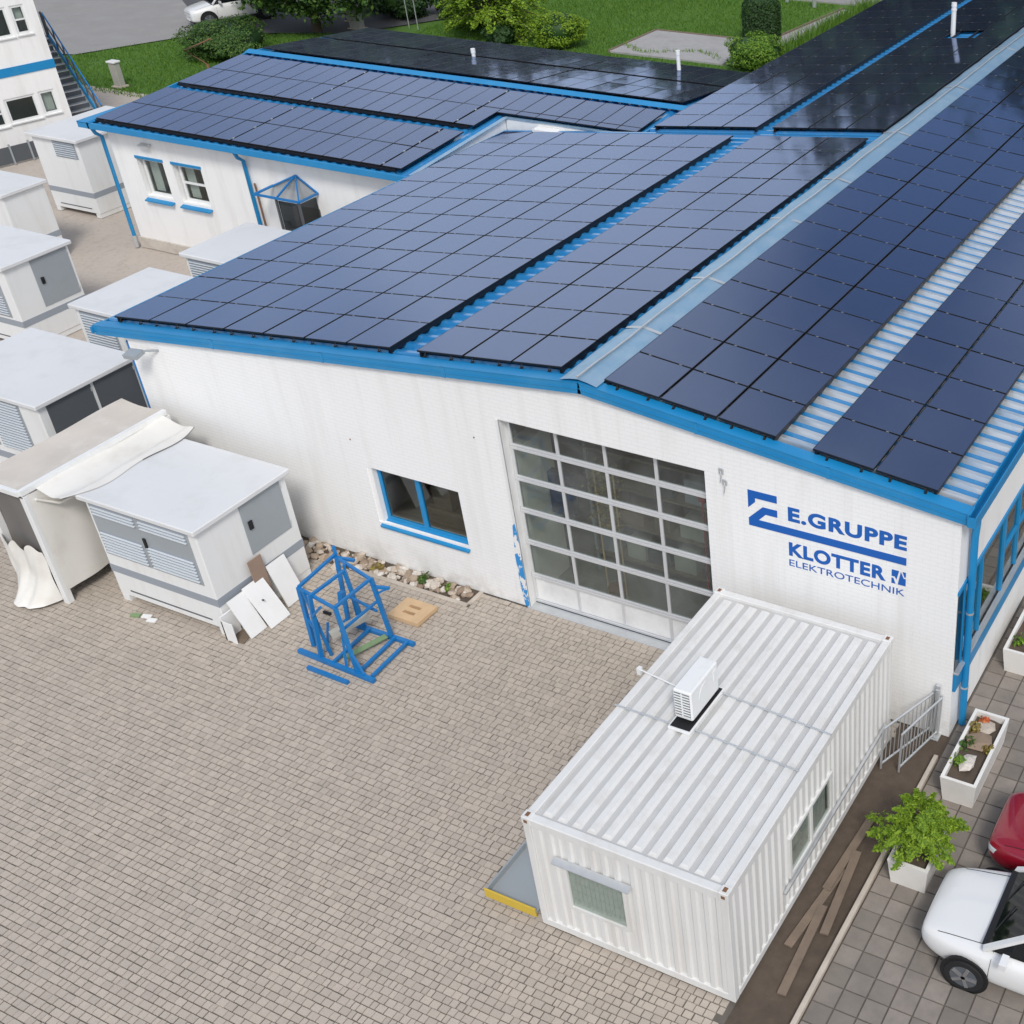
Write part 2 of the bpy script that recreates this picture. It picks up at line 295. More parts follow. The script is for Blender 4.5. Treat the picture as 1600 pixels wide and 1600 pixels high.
def thing(name, label, cat, loc=(0, 0, 0), group=None):
    e = bpy.data.objects.new(name, None); COL.objects.link(e); e.location = loc; e.empty_display_size = .2
    e['label'] = label; e['category'] = cat
    if group: e['group'] = group
    BASE[e.name] = Matrix.Translation(Vector(loc)); return e
def part(parent, name, mats, mb, **props):
    o = mb.build(name, mats, parent, **props); BASE[o.name] = Matrix.Identity(4); return o
def single(name, mats, mb, loc, label, cat, group=None):
    o = mb.build(name, mats, None, loc); o['label'] = label; o['category'] = cat; BASE[o.name] = Matrix.Translation(Vector(loc))
    if group: o['group'] = group
    return o
def struct(name, mats, mb, kind='structure'):
    o = mb.build(name, mats); o['kind'] = kind; return o
def npmesh(name, verts, quads, mat, parent=None, tri=False, **props):
    me = bpy.data.meshes.new(name); k = 3 if tri else 4; n = len(quads)
    me.vertices.add(len(verts)); me.vertices.foreach_set('co', np.asarray(verts, np.float32).ravel())
    me.loops.add(n * k); me.loops.foreach_set('vertex_index', np.asarray(quads, np.int32).ravel())
    me.polygons.add(n); me.polygons.foreach_set('loop_start', np.arange(0, n * k, k, dtype=np.int32))
    me.update(calc_edges=True); me.polygons.foreach_set('use_smooth', np.zeros(n, dtype=bool)); me.update(); me.materials.append(MATS[mat]); return link(name, me, parent, **props)
def leaves(centres, size, rng, up=.3, aspect=1.6, outward=None):
    """leaf-sized bent quads: two triangles sharing a midrib"""
    n = len(centres); nrm = rng.normal(size=(n, 3)); nrm[:, 2] = np.abs(nrm[:, 2]) + up
    if outward is not None: nrm = nrm * .7 + outward * 1.1
    nrm /= np.linalg.norm(nrm, axis=1)[:, None]; a = np.cross(nrm, rng.normal(size=(n, 3))); a /= np.linalg.norm(a, axis=1)[:, None] + 1e-9
    b_ = np.cross(nrm, a); sz = size * rng.uniform(.6, 1.3, n)[:, None]
    P = np.stack([centres - a * sz * aspect * .5, centres + b_ * sz * .5 - nrm * sz * .12, centres + a * sz * aspect * .5, centres - b_ * sz * .5 - nrm * sz * .12], 1)
    return P.reshape(-1, 3), np.arange(4 * n).reshape(-1, 4)
def blob_points(c, r, n, rng, lumps=14, lump=.42, flat_bottom=True):
    c, r = np.array(c, float), np.array(r, float); u = rng.normal(size=(lumps, 3)); u /= np.linalg.norm(u, axis=1)[:, None]
    lc = u * rng.uniform(.45, .8, (lumps, 1)); pick = rng.integers(0, lumps, n); d = rng.normal(size=(n, 3)); d /= np.linalg.norm(d, axis=1)[:, None]
    P = lc[pick] + d * lump * rng.uniform(.55, 1.0, (n, 1)) ** .6
    if flat_bottom: P[:, 2] = np.maximum(P[:, 2], -.95 + .1 * rng.random(n))
    o = P / (np.linalg.norm(P, axis=1)[:, None] + 1e-6); return c + P * r, o

# ---------------------------------------------------------------- the ground
def sheet(x0, x1, y0, y1, z): return MB().add([(x0, y0, z), (x1, y0, z), (x1, y1, z), (x0, y1, z)], [(0, 1, 2, 3)])
struct('ground', 'soil', sheet(-400, 400, -400, 400, -.07))
struct('concrete_yard', 'concrete', sheet(-62, -19, -40, 24, -.02))
lm = MB(); lm.grid(lambda u, v: (-90 + 110 * u, 23.2 + 32 * v, -.03 + .025 * math.sin(9 * u * 7) * math.sin(v * 11)), 60, 24)
lawn = struct('lawn', 'lawn', lm)
struct('road', 'asphalt', MB().add([(-140, 12, .03), (-57.2, 27.6, .03), (-54.3, 33.6, .03), (-64.5, 40.5, .03), (-140, 62, .03)], [(0, 1, 2, 3, 4)]))
struct('parking_lane', 'dark_asphalt', MB().add([(-64.5, 40.4, .024), (-54.6, 33.4, .024), (-47.0, 36.4, .024), (-44.0, 41.5, .024), (-90, 70, .024)], [(0, 1, 2, 3, 4)]))
struct('far_road', 'asphalt', MB().box(-70, 70, 52.2, 60, -.02, .06))
# courtyard paving: basket-weave concrete blocks; the nearest 300 in view are single objects
court = struct('courtyard_pavement', 'joint_sand', sheet(-24, -.0, -14.5, .0, -.016))
B4 = []; ROW = .128                                            # x0,x1,y0,y1 of each block, laid in rows along the gable
for j in range(int(14.5 / ROW)):
    y0 = -14.5 + j * ROW; x = -24 - random.random() * .2
    while x < 0:
        L_ = random.choice((.1, .128, .128, .165, .165, .165, .195)); B4.append((x, x + L_, y0, y0 + ROW))
        if L_ > .18 and random.random() < .25: B4[-1] = (x, x + L_ / 2, y0, y0 + ROW); B4.append((x + L_ / 2, x + L_, y0, y0 + ROW))
        x += L_
B4 = np.array(B4); jt = RNG.normal(0, .0025, B4.shape); B4 = B4 + jt
cxy = np.stack([(B4[:, 0] + B4[:, 1]) / 2, (B4[:, 2] + B4[:, 3]) / 2, np.zeros(len(B4))], 1); pr = project(cxy)
keep = ~((cxy[:, 0] > -4.2) & (cxy[:, 0] < -1.05) & (cxy[:, 1] > -6.3) & (cxy[:, 1] < -.6)) & ~((cxy[:, 0] > -1.06) & (cxy[:, 1] < -.5)) & ~(cxy[:, 0] > -.93) & ~((cxy[:, 0] < -10.45) & (cxy[:, 1] > -.52) & (cxy[:, 0] > -15.6))
B4, cxy, pr = B4[keep], cxy[keep], pr[keep]
vis = (pr[:, 0] > 0) & (pr[:, 0] < 1600) & (pr[:, 1] < 1380) & (pr[:, 1] > 0) & ~((pr[:, 1] > 1155) & (pr[:, 0] > 640) & (pr[:, 1] < 1265)) & (cxy[:, 0] < -4.5)
size = np.where(vis, 1 / pr[:, 2] ** 2 * (B4[:, 1] - B4[:, 0]) * (B4[:, 3] - B4[:, 2]), 0); near = np.argsort(-size)[:300]; far = np.ones(len(B4), bool); far[near] = False
def blocks_np(Q, zj=.002, g=.006, c=.004, depth=.014, rng=RNG):
    n = len(Q); z = rng.normal(0, zj, n).clip(-.006, .006); x0, x1, y0, y1 = (Q[:, 0] + g), (Q[:, 1] - g), (Q[:, 2] + g), (Q[:, 3] - g)
    lo = np.stack([np.stack([x0, y0, z - depth], 1), np.stack([x1, y0, z - depth], 1), np.stack([x1, y1, z - depth], 1), np.stack([x0, y1, z - depth], 1)], 1)
    tz = z[:, None] + rng.normal(0, .0012, (n, 4))
    hi = np.stack([np.stack([x0 + c, y0 + c, tz[:, 0]], 1), np.stack([x1 - c, y0 + c, tz[:, 1]], 1), np.stack([x1 - c, y1 - c, tz[:, 2]], 1), np.stack([x0 + c, y1 - c, tz[:, 3]], 1)], 1)
    V = np.concatenate([lo, hi], 1).reshape(-1, 3); base = (np.arange(n) * 8)[:, None, None]
    F = np.array([[4, 5, 6, 7], [0, 1, 5, 4], [1, 2, 6, 5], [2, 3, 7, 6], [3, 0, 4, 7]])[None] + base
    return V, F.reshape(-1, 4)
V, F = blocks_np(B4[far]); npmesh('paving_blocks', V, F, 'paver', court, kind='stuff')
tmpl = {}
for q in near:
    x0, x1, y0, y1 = B4[q]; key = min((.1, .128, .165, .195), key=lambda L_: abs(L_ - (x1 - x0)))
    if key not in tmpl:
        V, F = blocks_np(np.array([[-key / 2, key / 2, -ROW / 2, ROW / 2]])); o = npmesh('paving_block', V, F, 'paver', court); tmpl[key] = o.data; bpy.data.objects.remove(o)
    o = link('paving_block', tmpl[key], court, ((x0 + x1) / 2, (y0 + y1) / 2, random.uniform(-.003, .003)))
# square slabs along the east side
side = struct('side_pavement', 'joint_sand', sheet(0.0, 14, -16, 40, -.018))
SL = .36; Q = np.array([(a * SL + .03, a * SL + SL + .03, -16 + j * SL, -16 + j * SL + SL) for a in range(38) for j in range(110)])
c2 = np.stack([(Q[:, 0] + Q[:, 1]) / 2, (Q[:, 2] + Q[:, 3]) / 2, np.zeros(len(Q))], 1); p2 = project(c2)
v2 = (p2[:, 0] > 0) & (p2[:, 0] < 1640) & (p2[:, 1] < 1640) & (p2[:, 1] > 0); sz = np.where(v2, 1 / p2[:, 2] ** 2, 0); nn = [k for k in np.argsort(-sz)[:290] if v2[k]]
fr = np.ones(len(Q), bool); fr[nn] = False
V, F = blocks_np(Q[fr], g=.01); npmesh('paving_slabs', V, F, 'slab', side, kind='stuff')
V, F = blocks_np(np.array([[-SL / 2, SL / 2, -SL / 2, SL / 2]]), g=.01); o = npmesh('paving_slab', V, F, 'slab', side); sdat = o.data; bpy.data.objects.remove(o)
for k in nn: link('paving_slab', sdat, side, (c2[k, 0], c2[k, 1], random.uniform(-.004, .004)))
struct('dirt_strip', 'soil', sheet(-.95, .03, -16, 0, -.012))

# ---------------------------------------------------------------- main hall
XR, ZR, AL = -7.174, 5.894, .1066; PW, PD = 1.1395, 1.17
ca, sa = math.cos(AL), math.sin(AL)
def LS(s, y, h=0.): return (XR - s * ca - h * sa, y, ZR - s * sa + h * ca)       # left slope, h = height over the panel plane
def RS(s, y, h=0.): return (XR + s * ca + h * sa, y, ZR - s * sa + h * ca)
hall = thing('workshop_hall', 'long white brick workshop hall with solar panels on its low blue roof', 'building', (-9.6, 7, 0))
YF, YB, YM = 0.0, 40.0, 14.9          # front gable, far end, step between the wide and the narrow part
XL, XN = -19.2, -14.2                 # left walls of the wide and the narrow part
def roofz(x): return ZR - abs(x - XR) * math.tan(AL) - .33
def wall_cells(mb, xs, zs_of, y0, y1, holes):
    for a, b_ in zip(xs[:-1], xs[1:]):
        hs = sorted([(h[2], h[3]) for h in holes if h[0] <= a + 1e-6 and h[1] >= b_ - 1e-6]); z = 0.
        segs = []
        for h0, h1 in hs:
            if h0 > z + 1e-6: segs.append((z, z, h0, h0))
            z = h1
        segs.append((z, z, zs_of(a), zs_of(b_)))
        for za, zb, ta, tb in segs:
            mb.add([(a, y0, za), (b_, y0, zb), (b_, y0, tb), (a, y0, ta), (a, y1, za), (b_, y1, zb), (b_, y1, tb), (a, y1, ta)],
                   [(0, 1, 2, 3), (7, 6, 5, 4), (0, 4, 5, 1), (3, 2, 6, 7), (0, 3, 7, 4), (1, 5, 6, 2)])
GATE = (-9.22, -4.77, 0., 4.5); WIN = (-12.95, -10.57, 1.12, 2.5)
wb = MB(); wall_cells(wb, [XL, WIN[0], WIN[1], GATE[0], XR, GATE[1], 0.], roofz, YF, YF + .3, [GATE, WIN])
gw = part(hall, 'gable_wall', 'white_brick', wb)
wl = MB(); wl.box(XL, XL + .3, .3, YM, 0, 4.25).box(XN, XN + .3, YM, YB, 0, 4.75).box(XL + .3, XN, YM - .3, YM, 0, 4.6).box(XN, -.02, YB - .3, YB, 0, 4.7); part(hall, 'side_wall', 'white_render', wl)
# east wall: base, ribbon window, upper band
ew = MB(); ew.box(-.3, -.004, .3, YB - .3, 0, 1.1).box(-.3, -.004, .3, YB - .3, 3.32, 4.72); part(hall, 'east_wall', 'white_render', ew)
fl = MB(); fl.box(XL + .3, -.32, .32, YM - .32, -.06, .012); part(hall, 'hall_floor', 'inside_floor', fl)
iw = MB(); iw.box(XL + .35, -.35, 9.5, 9.7, .012, 4.2); part(hall, 'partition_wall', 'inside_wall', iw)
# the roof: trapezoid sheet
def ribs(y0, y1, pitch=.36, h=.075):
    out_ = []; y = y0
    while y < y1 - 1e-6:
        for dy, dz in ((0, 0), (.2, 0), (.235, h), (.325, h)):
            if y + dy <= y1: out_.append((y + dy, dz))
        y += pitch
    out_.append((y1, 0)); return out_
def sheet_slope(mb, fn, s0, s1, y0, y1, mi=0):
    pr_ = ribs(y0, y1); vs = []; fs = []
    for k, (y, dz) in enumerate(pr_): vs += [fn(s0, y, -.205 + dz), fn(s1, y, -.205 + dz)]
    for k in range(len(pr_) - 1): fs.append((2 * k, 2 * k + 1, 2 * k + 3, 2 * k + 2))
    mb.add(vs, fs, 0)
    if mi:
        for k in range(len(pr_) - 1): mb.m[len(mb.m) - len(fs) + k] = 0 if (pr_[k][1] == 0 and pr_[k + 1][1] == 0) else mi  # ribs take the painted sky sheen, valleys stay blue
SLW, SLN, SRW = (XR + 20.05) / ca, (XR + 15.05) / ca, (0.14 - XR) / ca
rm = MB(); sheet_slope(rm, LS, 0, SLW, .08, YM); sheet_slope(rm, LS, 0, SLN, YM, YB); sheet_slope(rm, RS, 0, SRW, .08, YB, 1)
roof = part(hall, 'roof', ['blue_sheet', 'sky_sheen_sheet'], rm)
# deck under the sheet so that no light leaks in
dk = MB()
for fn, s1, y0, y1 in ((LS, SLW - .03, .1, YM - .01), (LS, SLN - .03, YM, YB), (RS, SRW - .03, .1, YB)):
    vs = [fn(0, y0, -.225), fn(s1, y0, -.225), fn(s1, y1, -.225), fn(0, y1, -.225)]; dk.add(vs, [(0, 1, 2, 3)]); dk.add([Vector(p) - Vector((0, 0, .12)) for p in vs], [(3, 2, 1, 0)])
part(hall, 'roof_deck', 'inside_wall', dk)
# verge flashing and fascia along the gable (two runs)
for nm, fn, s1 in (('L', LS, SLW + .03), ('R', RS, SRW + .03)):
    fb = MB(); pts = [fn(0, 0, -.125), fn(s1, 0, -.125), fn(s1, 0, -.34), fn(0, 0, -.34)]
    fb.poly([(p[0], -.1, p[2]) for p in pts], (0, .09, 0)); fas = part(hall, 'verge_fascia', 'blue_paint', fb)
    tb = MB(); a0, a1 = fn(0, 0, -.108), fn(s1, 0, -.108); tb.add([(a0[0], -.11, a0[2]), (a1[0], -.11, a1[2]), (a1[0], .14, a1[2]), (a0[0], .14, a0[2]), (a0[0], -.11, a0[2] - .014), (a1[0], -.11, a1[2] - .014), (a1[0], .14, a1[2] - .014), (a0[0], .14, a0[2] - .014)],
        [(0, 1, 2, 3), (7, 6, 5, 4), (0, 4, 5, 1), (1, 5, 6, 2), (2, 6, 7, 3), (3, 7, 4, 0)]); part(fas, 'flashing', 'blue_paint', tb)
    lp = MB(); q0, q1 = fn(0, 0, -.235), fn(s1, 0, -.235); lp.bar((q0[0], -.103, q0[2]), (q1[0], -.103, q1[2]), .018, .022); part(fas, 'trim_fold', 'blue_paint', lp)
for fn, ss in ((LS, (3.1, 6.2, 9.3)), (RS, (2.4, 4.9))):
    for s_ in ss: a_ = Vector(fn(s_, 0, -.11)); b_ = Vector(fn(s_, 0, -.345)); mb = MB(); mb.obox(((a_.x + b_.x) / 2, -.104, (a_.z + b_.z) / 2), (.035, 0, 0), (0, .006, 0), (0, 0, .115)); part(hall, 'fascia_joint', 'blue_paint', mb)
# soffit shadow board (white) under the fascia
so = MB()
for fn, s1 in ((LS, SLW - .9), (RS, SRW - .15)):
    p = [fn(0, 0, -.3), fn(s1, 0, -.3)]; so.poly([(p[0][0], -.012, p[0][2]), (p[1][0], -.012, p[1][2]), (p[1][0], -.012, p[1][2] - .03), (p[0][0], -.012, p[0][2] - .03)], (0, .01, 0))
part(hall, 'soffit_board', 'white_render', so)
# eaves gutters
for pts in ([LS(SLW + .03, -.15, -.2), LS(SLW + .03, YM, -.2)], [LS(SLN + .03, YM, -.2), LS(SLN + .03, YB, -.2)]):
    g = MB(); a_, b_ = pts; g.box(a_[0] - .045, a_[0] + .0, a_[1], b_[1], a_[2] - .1, a_[2] + .05); part(hall, 'eaves_trim', 'blue_paint', g)
g = MB(); a_ = RS(SRW, -.15, -.16); g.box(a_[0] + .0, a_[0] + .02, -.15, YB, a_[2] - .17, a_[2] + .06).box(a_[0] + .02, a_[0] + .15, -.15, YB, a_[2] - .17, a_[2] - .15).box(a_[0] + .135, a_[0] + .155, -.15, YB, a_[2] - .15, a_[2] + .045).box(a_[0] + .02, a_[0] + .135, -.15, -.13, a_[2] - .15, a_[2] + .02)
part(hall, 'gutter', 'blue_paint', g)
# ridge cap
rc = MB(); nY = 90
for sgn, fn in ((-1, LS), (1, RS)):
    def rf(u, v, fn=fn):
        y = -.1 + v * (YB + .1); s_ = u * .40; p = fn(s_, y, -.075 + .035 * (1 - u)); return (p[0], p[1], p[2] + .008 * math.sin(y * 3.1 + u * 4) + .006 * math.sin(y * 7.7))
    rc.grid(rf, 4, nY)
rcap = part(hall, 'ridge_cap', 'ridge_metal', rc)
rr = MB(); rr.tube([(XR + .012 * math.sin(y * 1.3), y, ZR + .0 + .008 * math.sin(y * 3.1)) for y in np.linspace(-.1, YB, 70)], .022, 6); part(rcap, 'ridge_roll', 'galvanised', rr)
for y in (2.1, 4.6, 8.2, 11.0, YM, 19.5, 24.2, 29.5):
    jb = MB()
    for fn in (LS, RS): a_, b_ = fn(0, y, -.036), fn(.41, y, -.066); jb.add([a_, b_, (b_[0], y + .09, b_[2]), (a_[0], y + .09, a_[2])], [(0, 1, 2, 3)] if fn is RS else [(3, 2, 1, 0)])
    part(rcap, 'lap_joint', 'galvanised', jb)
# ---------------------------------------------------------------- solar panels
def panel_mesh(w_, d_, name='solar_panel'):
    fr_ = .014; t_ = .036; mb = MB()
    o_ = [(0, 0), (w_, 0), (w_, d_), (0, d_)]; i_ = [(fr_, fr_), (w_ - fr_, fr_), (w_ - fr_, d_ - fr_), (fr_, d_ - fr_)]
    mb.add([(x, y, 0) for x, y in o_] + [(x, y, 0) for x, y in i_] + [(x, y, -t_) for x, y in o_], [(k, (k + 1) % 4, 4 + (k + 1) % 4, 4 + k) for k in range(4)] + [(8 + k, 8 + (k + 1) % 4, (k + 1) % 4, k) for k in range(4)] + [(11, 10, 9, 8)], 0)
    mb.add([(x, y, 0) for x, y in i_], [(0, 1, 2, 3)], 1)
    o = mb.build(name, ['panel_frame', 'panel_glass']); me = o.data; bpy.data.objects.remove(o); return me
def slope_matrix(fn, s, y, right):
    o_ = Vector(fn(s, y)); e_ = Vector(fn(s + 1, y)) - o_; yv = Vector((0, 1, 0)) if right else Vector((0, -1, 0)); n_ = e_.cross(yv)
    m_ = Matrix((e_, yv, n_)).transposed().to_4x4(); m_.translation = o_; return m_
PMESH = panel_mesh(PW - .034, PD - .022)
plan = []       # (matrix, centre)
def put(fn, s, y, right, jitter=True):
    m_ = slope_matrix(fn, s + .017, (y + .011) if right else (y + PD - .011), right)
    if jitter: m_ = m_ @ Matrix.Rotation(random.gauss(0, .0016), 4, 'X') @ Matrix.Rotation(random.gauss(0, .0016), 4, 'Y') @ Matrix.Translation((0, 0, random.uniform(-.002, .002)))
    plan.append((m_, fn(s + PW / 2, y + PD / 2)))
sL1, sL2, sR1, sR2 = .5276, 4.5958, .4193, 4.4881
for r_ in range(12):
    for k in range(3): put(LS, sL1 + k * PW, .188 + r_ * PD, False)
    for k in range(7): put(LS, sL2 + k * PW, .188 + r_ * PD, False)
for r_ in range(21):
    for k in range(3):
        if (r_, k) != (9, 1): put(LS, .40 + k * PW, 15.02 + r_ * PD, False)
    for k in range(3): put(LS, 4.28 + k * PW, 15.02 + r_ * PD, False)
for r_ in range(34):
    for k in range(3): put(RS, sR1 + k * PW, .085 + r_ * PD, True)
    for k in range(2): put(RS, sR2 + k * PW, .087 + r_ * PD, True)
pc = project(np.array([p[1] for p in plan])); inn = (pc[:, 0] > -60) & (pc[:, 0] < 1680) & (pc[:, 1] > -40); rank = np.where(inn, 1 / pc[:, 2] ** 2, 0)
sel = set([k for k in np.argsort(-rank)[:300] if inn[k]])
rest = MB(); pv = [tuple(v_.co) for v_ in PMESH.vertices]; pf = [(tuple(p_.vertices), p_.material_index) for p_ in PMESH.polygons]
for k, (m_, c_) in enumerate(plan):
    if k in sel:
        o = bpy.data.objects.new('solar_panel', PMESH); COL.objects.link(o); o.parent = roof; o.matrix_basis = m_
    else:
        vs = [m_ @ Vector(p) for p in pv]
        for mi in (0, 1): rest.add(vs, [f for f, i_ in pf if i_ == mi], mi)
part(roof, 'far_panels', ['panel_frame', 'panel_glass'], rest, kind='stuff')
# clamps in the row joints and hooks along the front edge
cl = MB()
def clamp(fn, s, y, h=.0):
    o_ = Vector(fn(s, y, h)); e_ = (Vector(fn(s + 1, y, h)) - o_); n_ = Vector(fn(s, y, h + 1)) - o_; cl.obox(o_, e_ * .024, Vector((0, .010, 0)), n_ * .003)
for r_ in range(1, 12):
    for s0, n_ in ((sL1, 3), (sL2, 7)):
        for k in range(n_):
            for q in (.22, .78): clamp(LS, s0 + (k + q) * PW, .188 + r_ * PD)
for r_ in range(1, 26):
    for s0, n_ in ((sR1, 3), (sR2, 2)):
        for k in range(n_):
            for q in (.22, .78): clamp(RS, s0 + (k + q) * PW, .086 + r_ * PD)
for r_ in range(1, 14):
    for s0 in (.4, 4.28):
        for k in range(3):
            for q in (.22, .78): clamp(LS, s0 + (k + q) * PW, 15.02 + r_ * PD)
part(roof, 'panel_clamps', 'clamp_grey', cl, kind='stuff')
hk = MB(); hk.tube([(0, .02, -.04), (0, -.02, -.05), (0, -.035, -.085), (0, -.01, -.105), (0, .03, -.1)], .014, 6).box(-.022, .022, -.05, .0, -.112, -.098)
ho = hk.build('panel_hook', 'rubber'); hdat = ho.data; bpy.data.objects.remove(ho)
for fn, s0, n_, y_ in ((LS, sL2, 7, .19), (LS, sL1, 3, .19), (RS, sR1, 3, .088), (RS, sR2, 2, .09)):
    for k in range(n_):
        for q in (.25, .8): o = link('panel_hook', hdat, roof, fn(s0 + (k + q) * PW, y_, 0))
rl = MB()
for fn, s0, n_, y0_, y1_ in ((LS, sL2, 7, .3, 14.1), (LS, sL1, 3, .3, 14.1), (RS, sR1, 3, .2, 39), (RS, sR2, 2, .2, 39), (LS, .4, 3, 15.1, 39), (LS, 4.28, 3, 15.1, 39)):
    for k in range(n_):
        for q in (.25, .8):
            a_ = fn(s0 + (k + q) * PW, y0_, -.07); b_ = fn(s0 + (k + q) * PW, y1_, -.07); rl.bar(a_, b_, .04, .06)
    for sx in (s0 + .07, s0 + n_ * PW - .07): a_ = fn(sx, y0_ - .08, -.09); b_ = fn(sx, y1_, -.09); rl.bar(a_, b_, .05, .1)  # black bars added as the shade under the block edges
part(roof, 'rails_and_shade_bars', 'panel_frame', rl)
# vent pipe on the far part of the roof
pb = MB(); bx_, by_, bz_ = LS(2.62, 26.4, -.15); pb.tube([(bx_, by_, bz_), (bx_, by_, bz_ + 1.0)], .085, 14).tube([(bx_, by_, bz_ + .86), (bx_, by_, bz_ + .92)], .1, 14).tube([(bx_, by_, bz_ + 1.0), (bx_, by_, bz_ + 1.12)], [.1, .09], 14)
part(roof, 'vent_pipe', 'white_metal', pb)

# ---------------------------------------------------------------- gable: gate, window, downpipe, sign
gate = thing('sectional_gate', 'tall white glazed sectional gate of four by six panes in the gable', 'gate', (-7, .2, 0))
GX = [-9.18, -8.1, -7.02, -5.92, -4.82]; GZ = [.03, .71, 1.56, 2.34, 3.1, 3.82, 4.46]
yg = .2
for z in GZ:
    mb = MB(); th = .06 if z not in (GZ[0], GZ[-1]) else .05
    mb.box(GX[0] - .03, GX[-1] + .03, yg - .012, yg + .05, z - th, z + th * .05, c=.006).box(GX[0] - .03, GX[-1] + .03, yg - .006, yg + .05, z + th * .05 + .006, z + th, c=.005); part(gate, 'rail', 'aluminium', mb)
for ci, x in enumerate(GX):
    for a_, b_ in zip(GZ[:-1], GZ[1:]):
        mb = MB(); mb.box(x - .035, x + .035, yg + .0, yg + .048, a_ + .062, b_ - .062, c=.005); part(gate, 'stile', 'aluminium', mb)
for i in range(4):
    for j in range(6):
        mb = MB(); mb.box(GX[i] + .036, GX[i + 1] - .036, yg + .022, yg + .03, GZ[j] + .061, GZ[j + 1] - .061)
        pn = part(gate, 'pane' if j else 'panel', 'gate_glass' if j else 'gate_panel', mb)
        if j: cc_ = Vector(((GX[i] + GX[i + 1]) / 2, yg + .026, (GZ[j] + GZ[j + 1]) / 2)); pn.matrix_basis = Matrix.Translation(cc_) @ Matrix.Rotation(random.gauss(0, .006), 4, 'X') @ Matrix.Rotation(random.gauss(0, .006), 4, 'Z') @ Matrix.Translation(-cc_)
mb = MB(); mb.box(GATE[0] + .02, GATE[1] - .02, yg - .02, yg + .05, .0, .028); part(gate, 'bottom_seal', 'rubber', mb)
th_ = MB(); th_.box(GATE[0] - .04, GATE[1] + .04, -.05, .3, -.02, .014, c=.004); part(hall, 'gate_threshold', 'galvanised', th_)
jm = MB(); jm.box(GATE[0] - .06, GATE[0] - .0, -.02, .012, 0, 4.5).box(GATE[0] - .02, GATE[0] + .004, .012, .3, 0, 4.5); part(hall, 'gate_jamb', 'white_metal', jm)
pj_ = MB(); pj_.add([(-9.3, -.022, 2.05), (-9.24, -.022, 2.12), (-9.0 - .21, -.022, 1.9), (-9.21, -.022, .02), (-9.32, -.022, .02), (-9.36, -.022, .5), (-9.37, -.022, 1.3)], [(6, 5, 4, 3, 2, 1, 0)])
pj_.v = [(x - .0, y, z) for x, y, z in pj_.v]; part(hall, 'chipped_paint', 'peeling', pj_)
win = thing('gable_window', 'blue framed two-pane window in the white gable wall', 'window', (-11.76, .1, 1.12))
x0, x1, z0, z1 = WIN; yw = .14
for nm, bx in (('frame', (x0 + .12, x1, yw, yw + .06, z1 - .05, z1)), ('frame', (x0 + .12, x1, yw, yw + .06, z0, z0 + .09)), ('frame', (x0 + .12, x0 + .21, yw, yw + .06, z0 + .09, z1 - .05)), ('frame', (x1 - .05, x1, yw, yw + .06, z0 + .09, z1 - .05)), ('mullion', (-11.83, -11.71, yw - .01, yw + .06, z0 + .09, z1 - .05))):
    mb = MB(); mb.box(*bx, c=.006); part(win, nm, 'blue_paint', mb)
mb = MB(); mb.box(x0, x0 + .12, .02, .28, z0, z1); part(hall, 'window_jamb', 'white_render', mb)
for a_, b_ in ((x0 + .21, -11.83), (-11.71, x1 - .05)):
    mb = MB(); mb.box(a_, b_, yw + .025, yw + .033, z0 + .09, z1 - .05); part(win, 'pane', 'clear_glass', mb)
mb = MB(); mb.poly([(x0 + .06, -.06, z0 - .06), (x0 + .06, yw, z0 + .03), (x0 + .06, yw, z0 - .0), (x0 + .06, -.06, z0 - .1)], (x1 - x0 - .04, 0, 0)); part(win, 'sill', 'blue_paint', mb)
# things seen dimly inside the hall
sh = thing('storage_rack', 'grey rack with boxes seen dimly through the glazed gate', 'rack', (-7.2, 2.05, 0))
for x in (-8.6, -6.9, -5.2):
    for y in (1.7, 2.4): mb = MB(); mb.box(x - .03, x + .03, y - .03, y + .03, .012, 3.2); part(sh, 'upright', 'grey_metal', mb)
for z in (.5, 1.4, 2.3, 3.1): mb = MB(); mb.box(-8.65, -5.15, 1.65, 2.45, z, z + .05); part(sh, 'shelf', 'wood_old', mb)
rb = random.Random(3)
for z in (.55, 1.45, 2.35):
    x = -8.5; bi = 0
    while x < -5.6:
        wd = rb.uniform(.3, .6); mb = MB(); mb.box(x, x + wd, 1.72, 2.3, z + .001, z + rb.uniform(.25, .6), c=.01)
        o = single('storage_box', rb.choice(['board_brown', 'dark_metal', 'grey_band', 'wood_old', 'grey_plank']), mb, (x + wd / 2, 2.0, z), '%s box on the %s shelf behind the gate glass' % (['first', 'second', 'third', 'fourth', 'fifth', 'sixth', 'seventh', 'eighth'][bi], ['lower', 'middle', 'upper'][int(z)]), 'box', 'boxes on the rack inside the hall'); bi += 1; x += wd + rb.uniform(.05, .3)
mb = MB(); mb.box(-4.6, -3.4, 1.6, 2.6, .012, 1.9, c=.02); single('machine_cabinet', 'dark_metal', mb, (-4, 2.1, .012), 'dark machine cabinet standing inside right behind the gate', 'machine')
mb = MB(); mb.box(-9.6, -9.25, .4, 1.5, .012, 3.6, c=.01); single('strip_curtain', 'tarp', mb, (-9.4, 1, .012), 'pale rolled curtain inside the gate at its left jamb', 'curtain')
mb = MB(); mb.box(-12.6, -11.2, 1.0, 1.7, .012, .95, c=.02).box(-12.4, -11.9, 1.1, 1.5, .951, 1.5); single('workbench', 'wood_old', mb, (-11.9, 1.3, .012), 'workbench inside seen through the blue framed window', 'workbench')
st_ = thing('plant_stand', 'potted climbing plant on a stand inside the gate', 'plant', (-7.6, .9, .012))
for x in (-7.85, -7.4): mb = MB(); mb.tube([(x, .9, .012), (x, .9, 3.3)], .02, 7); part(st_, 'pole', 'wood_new', mb)
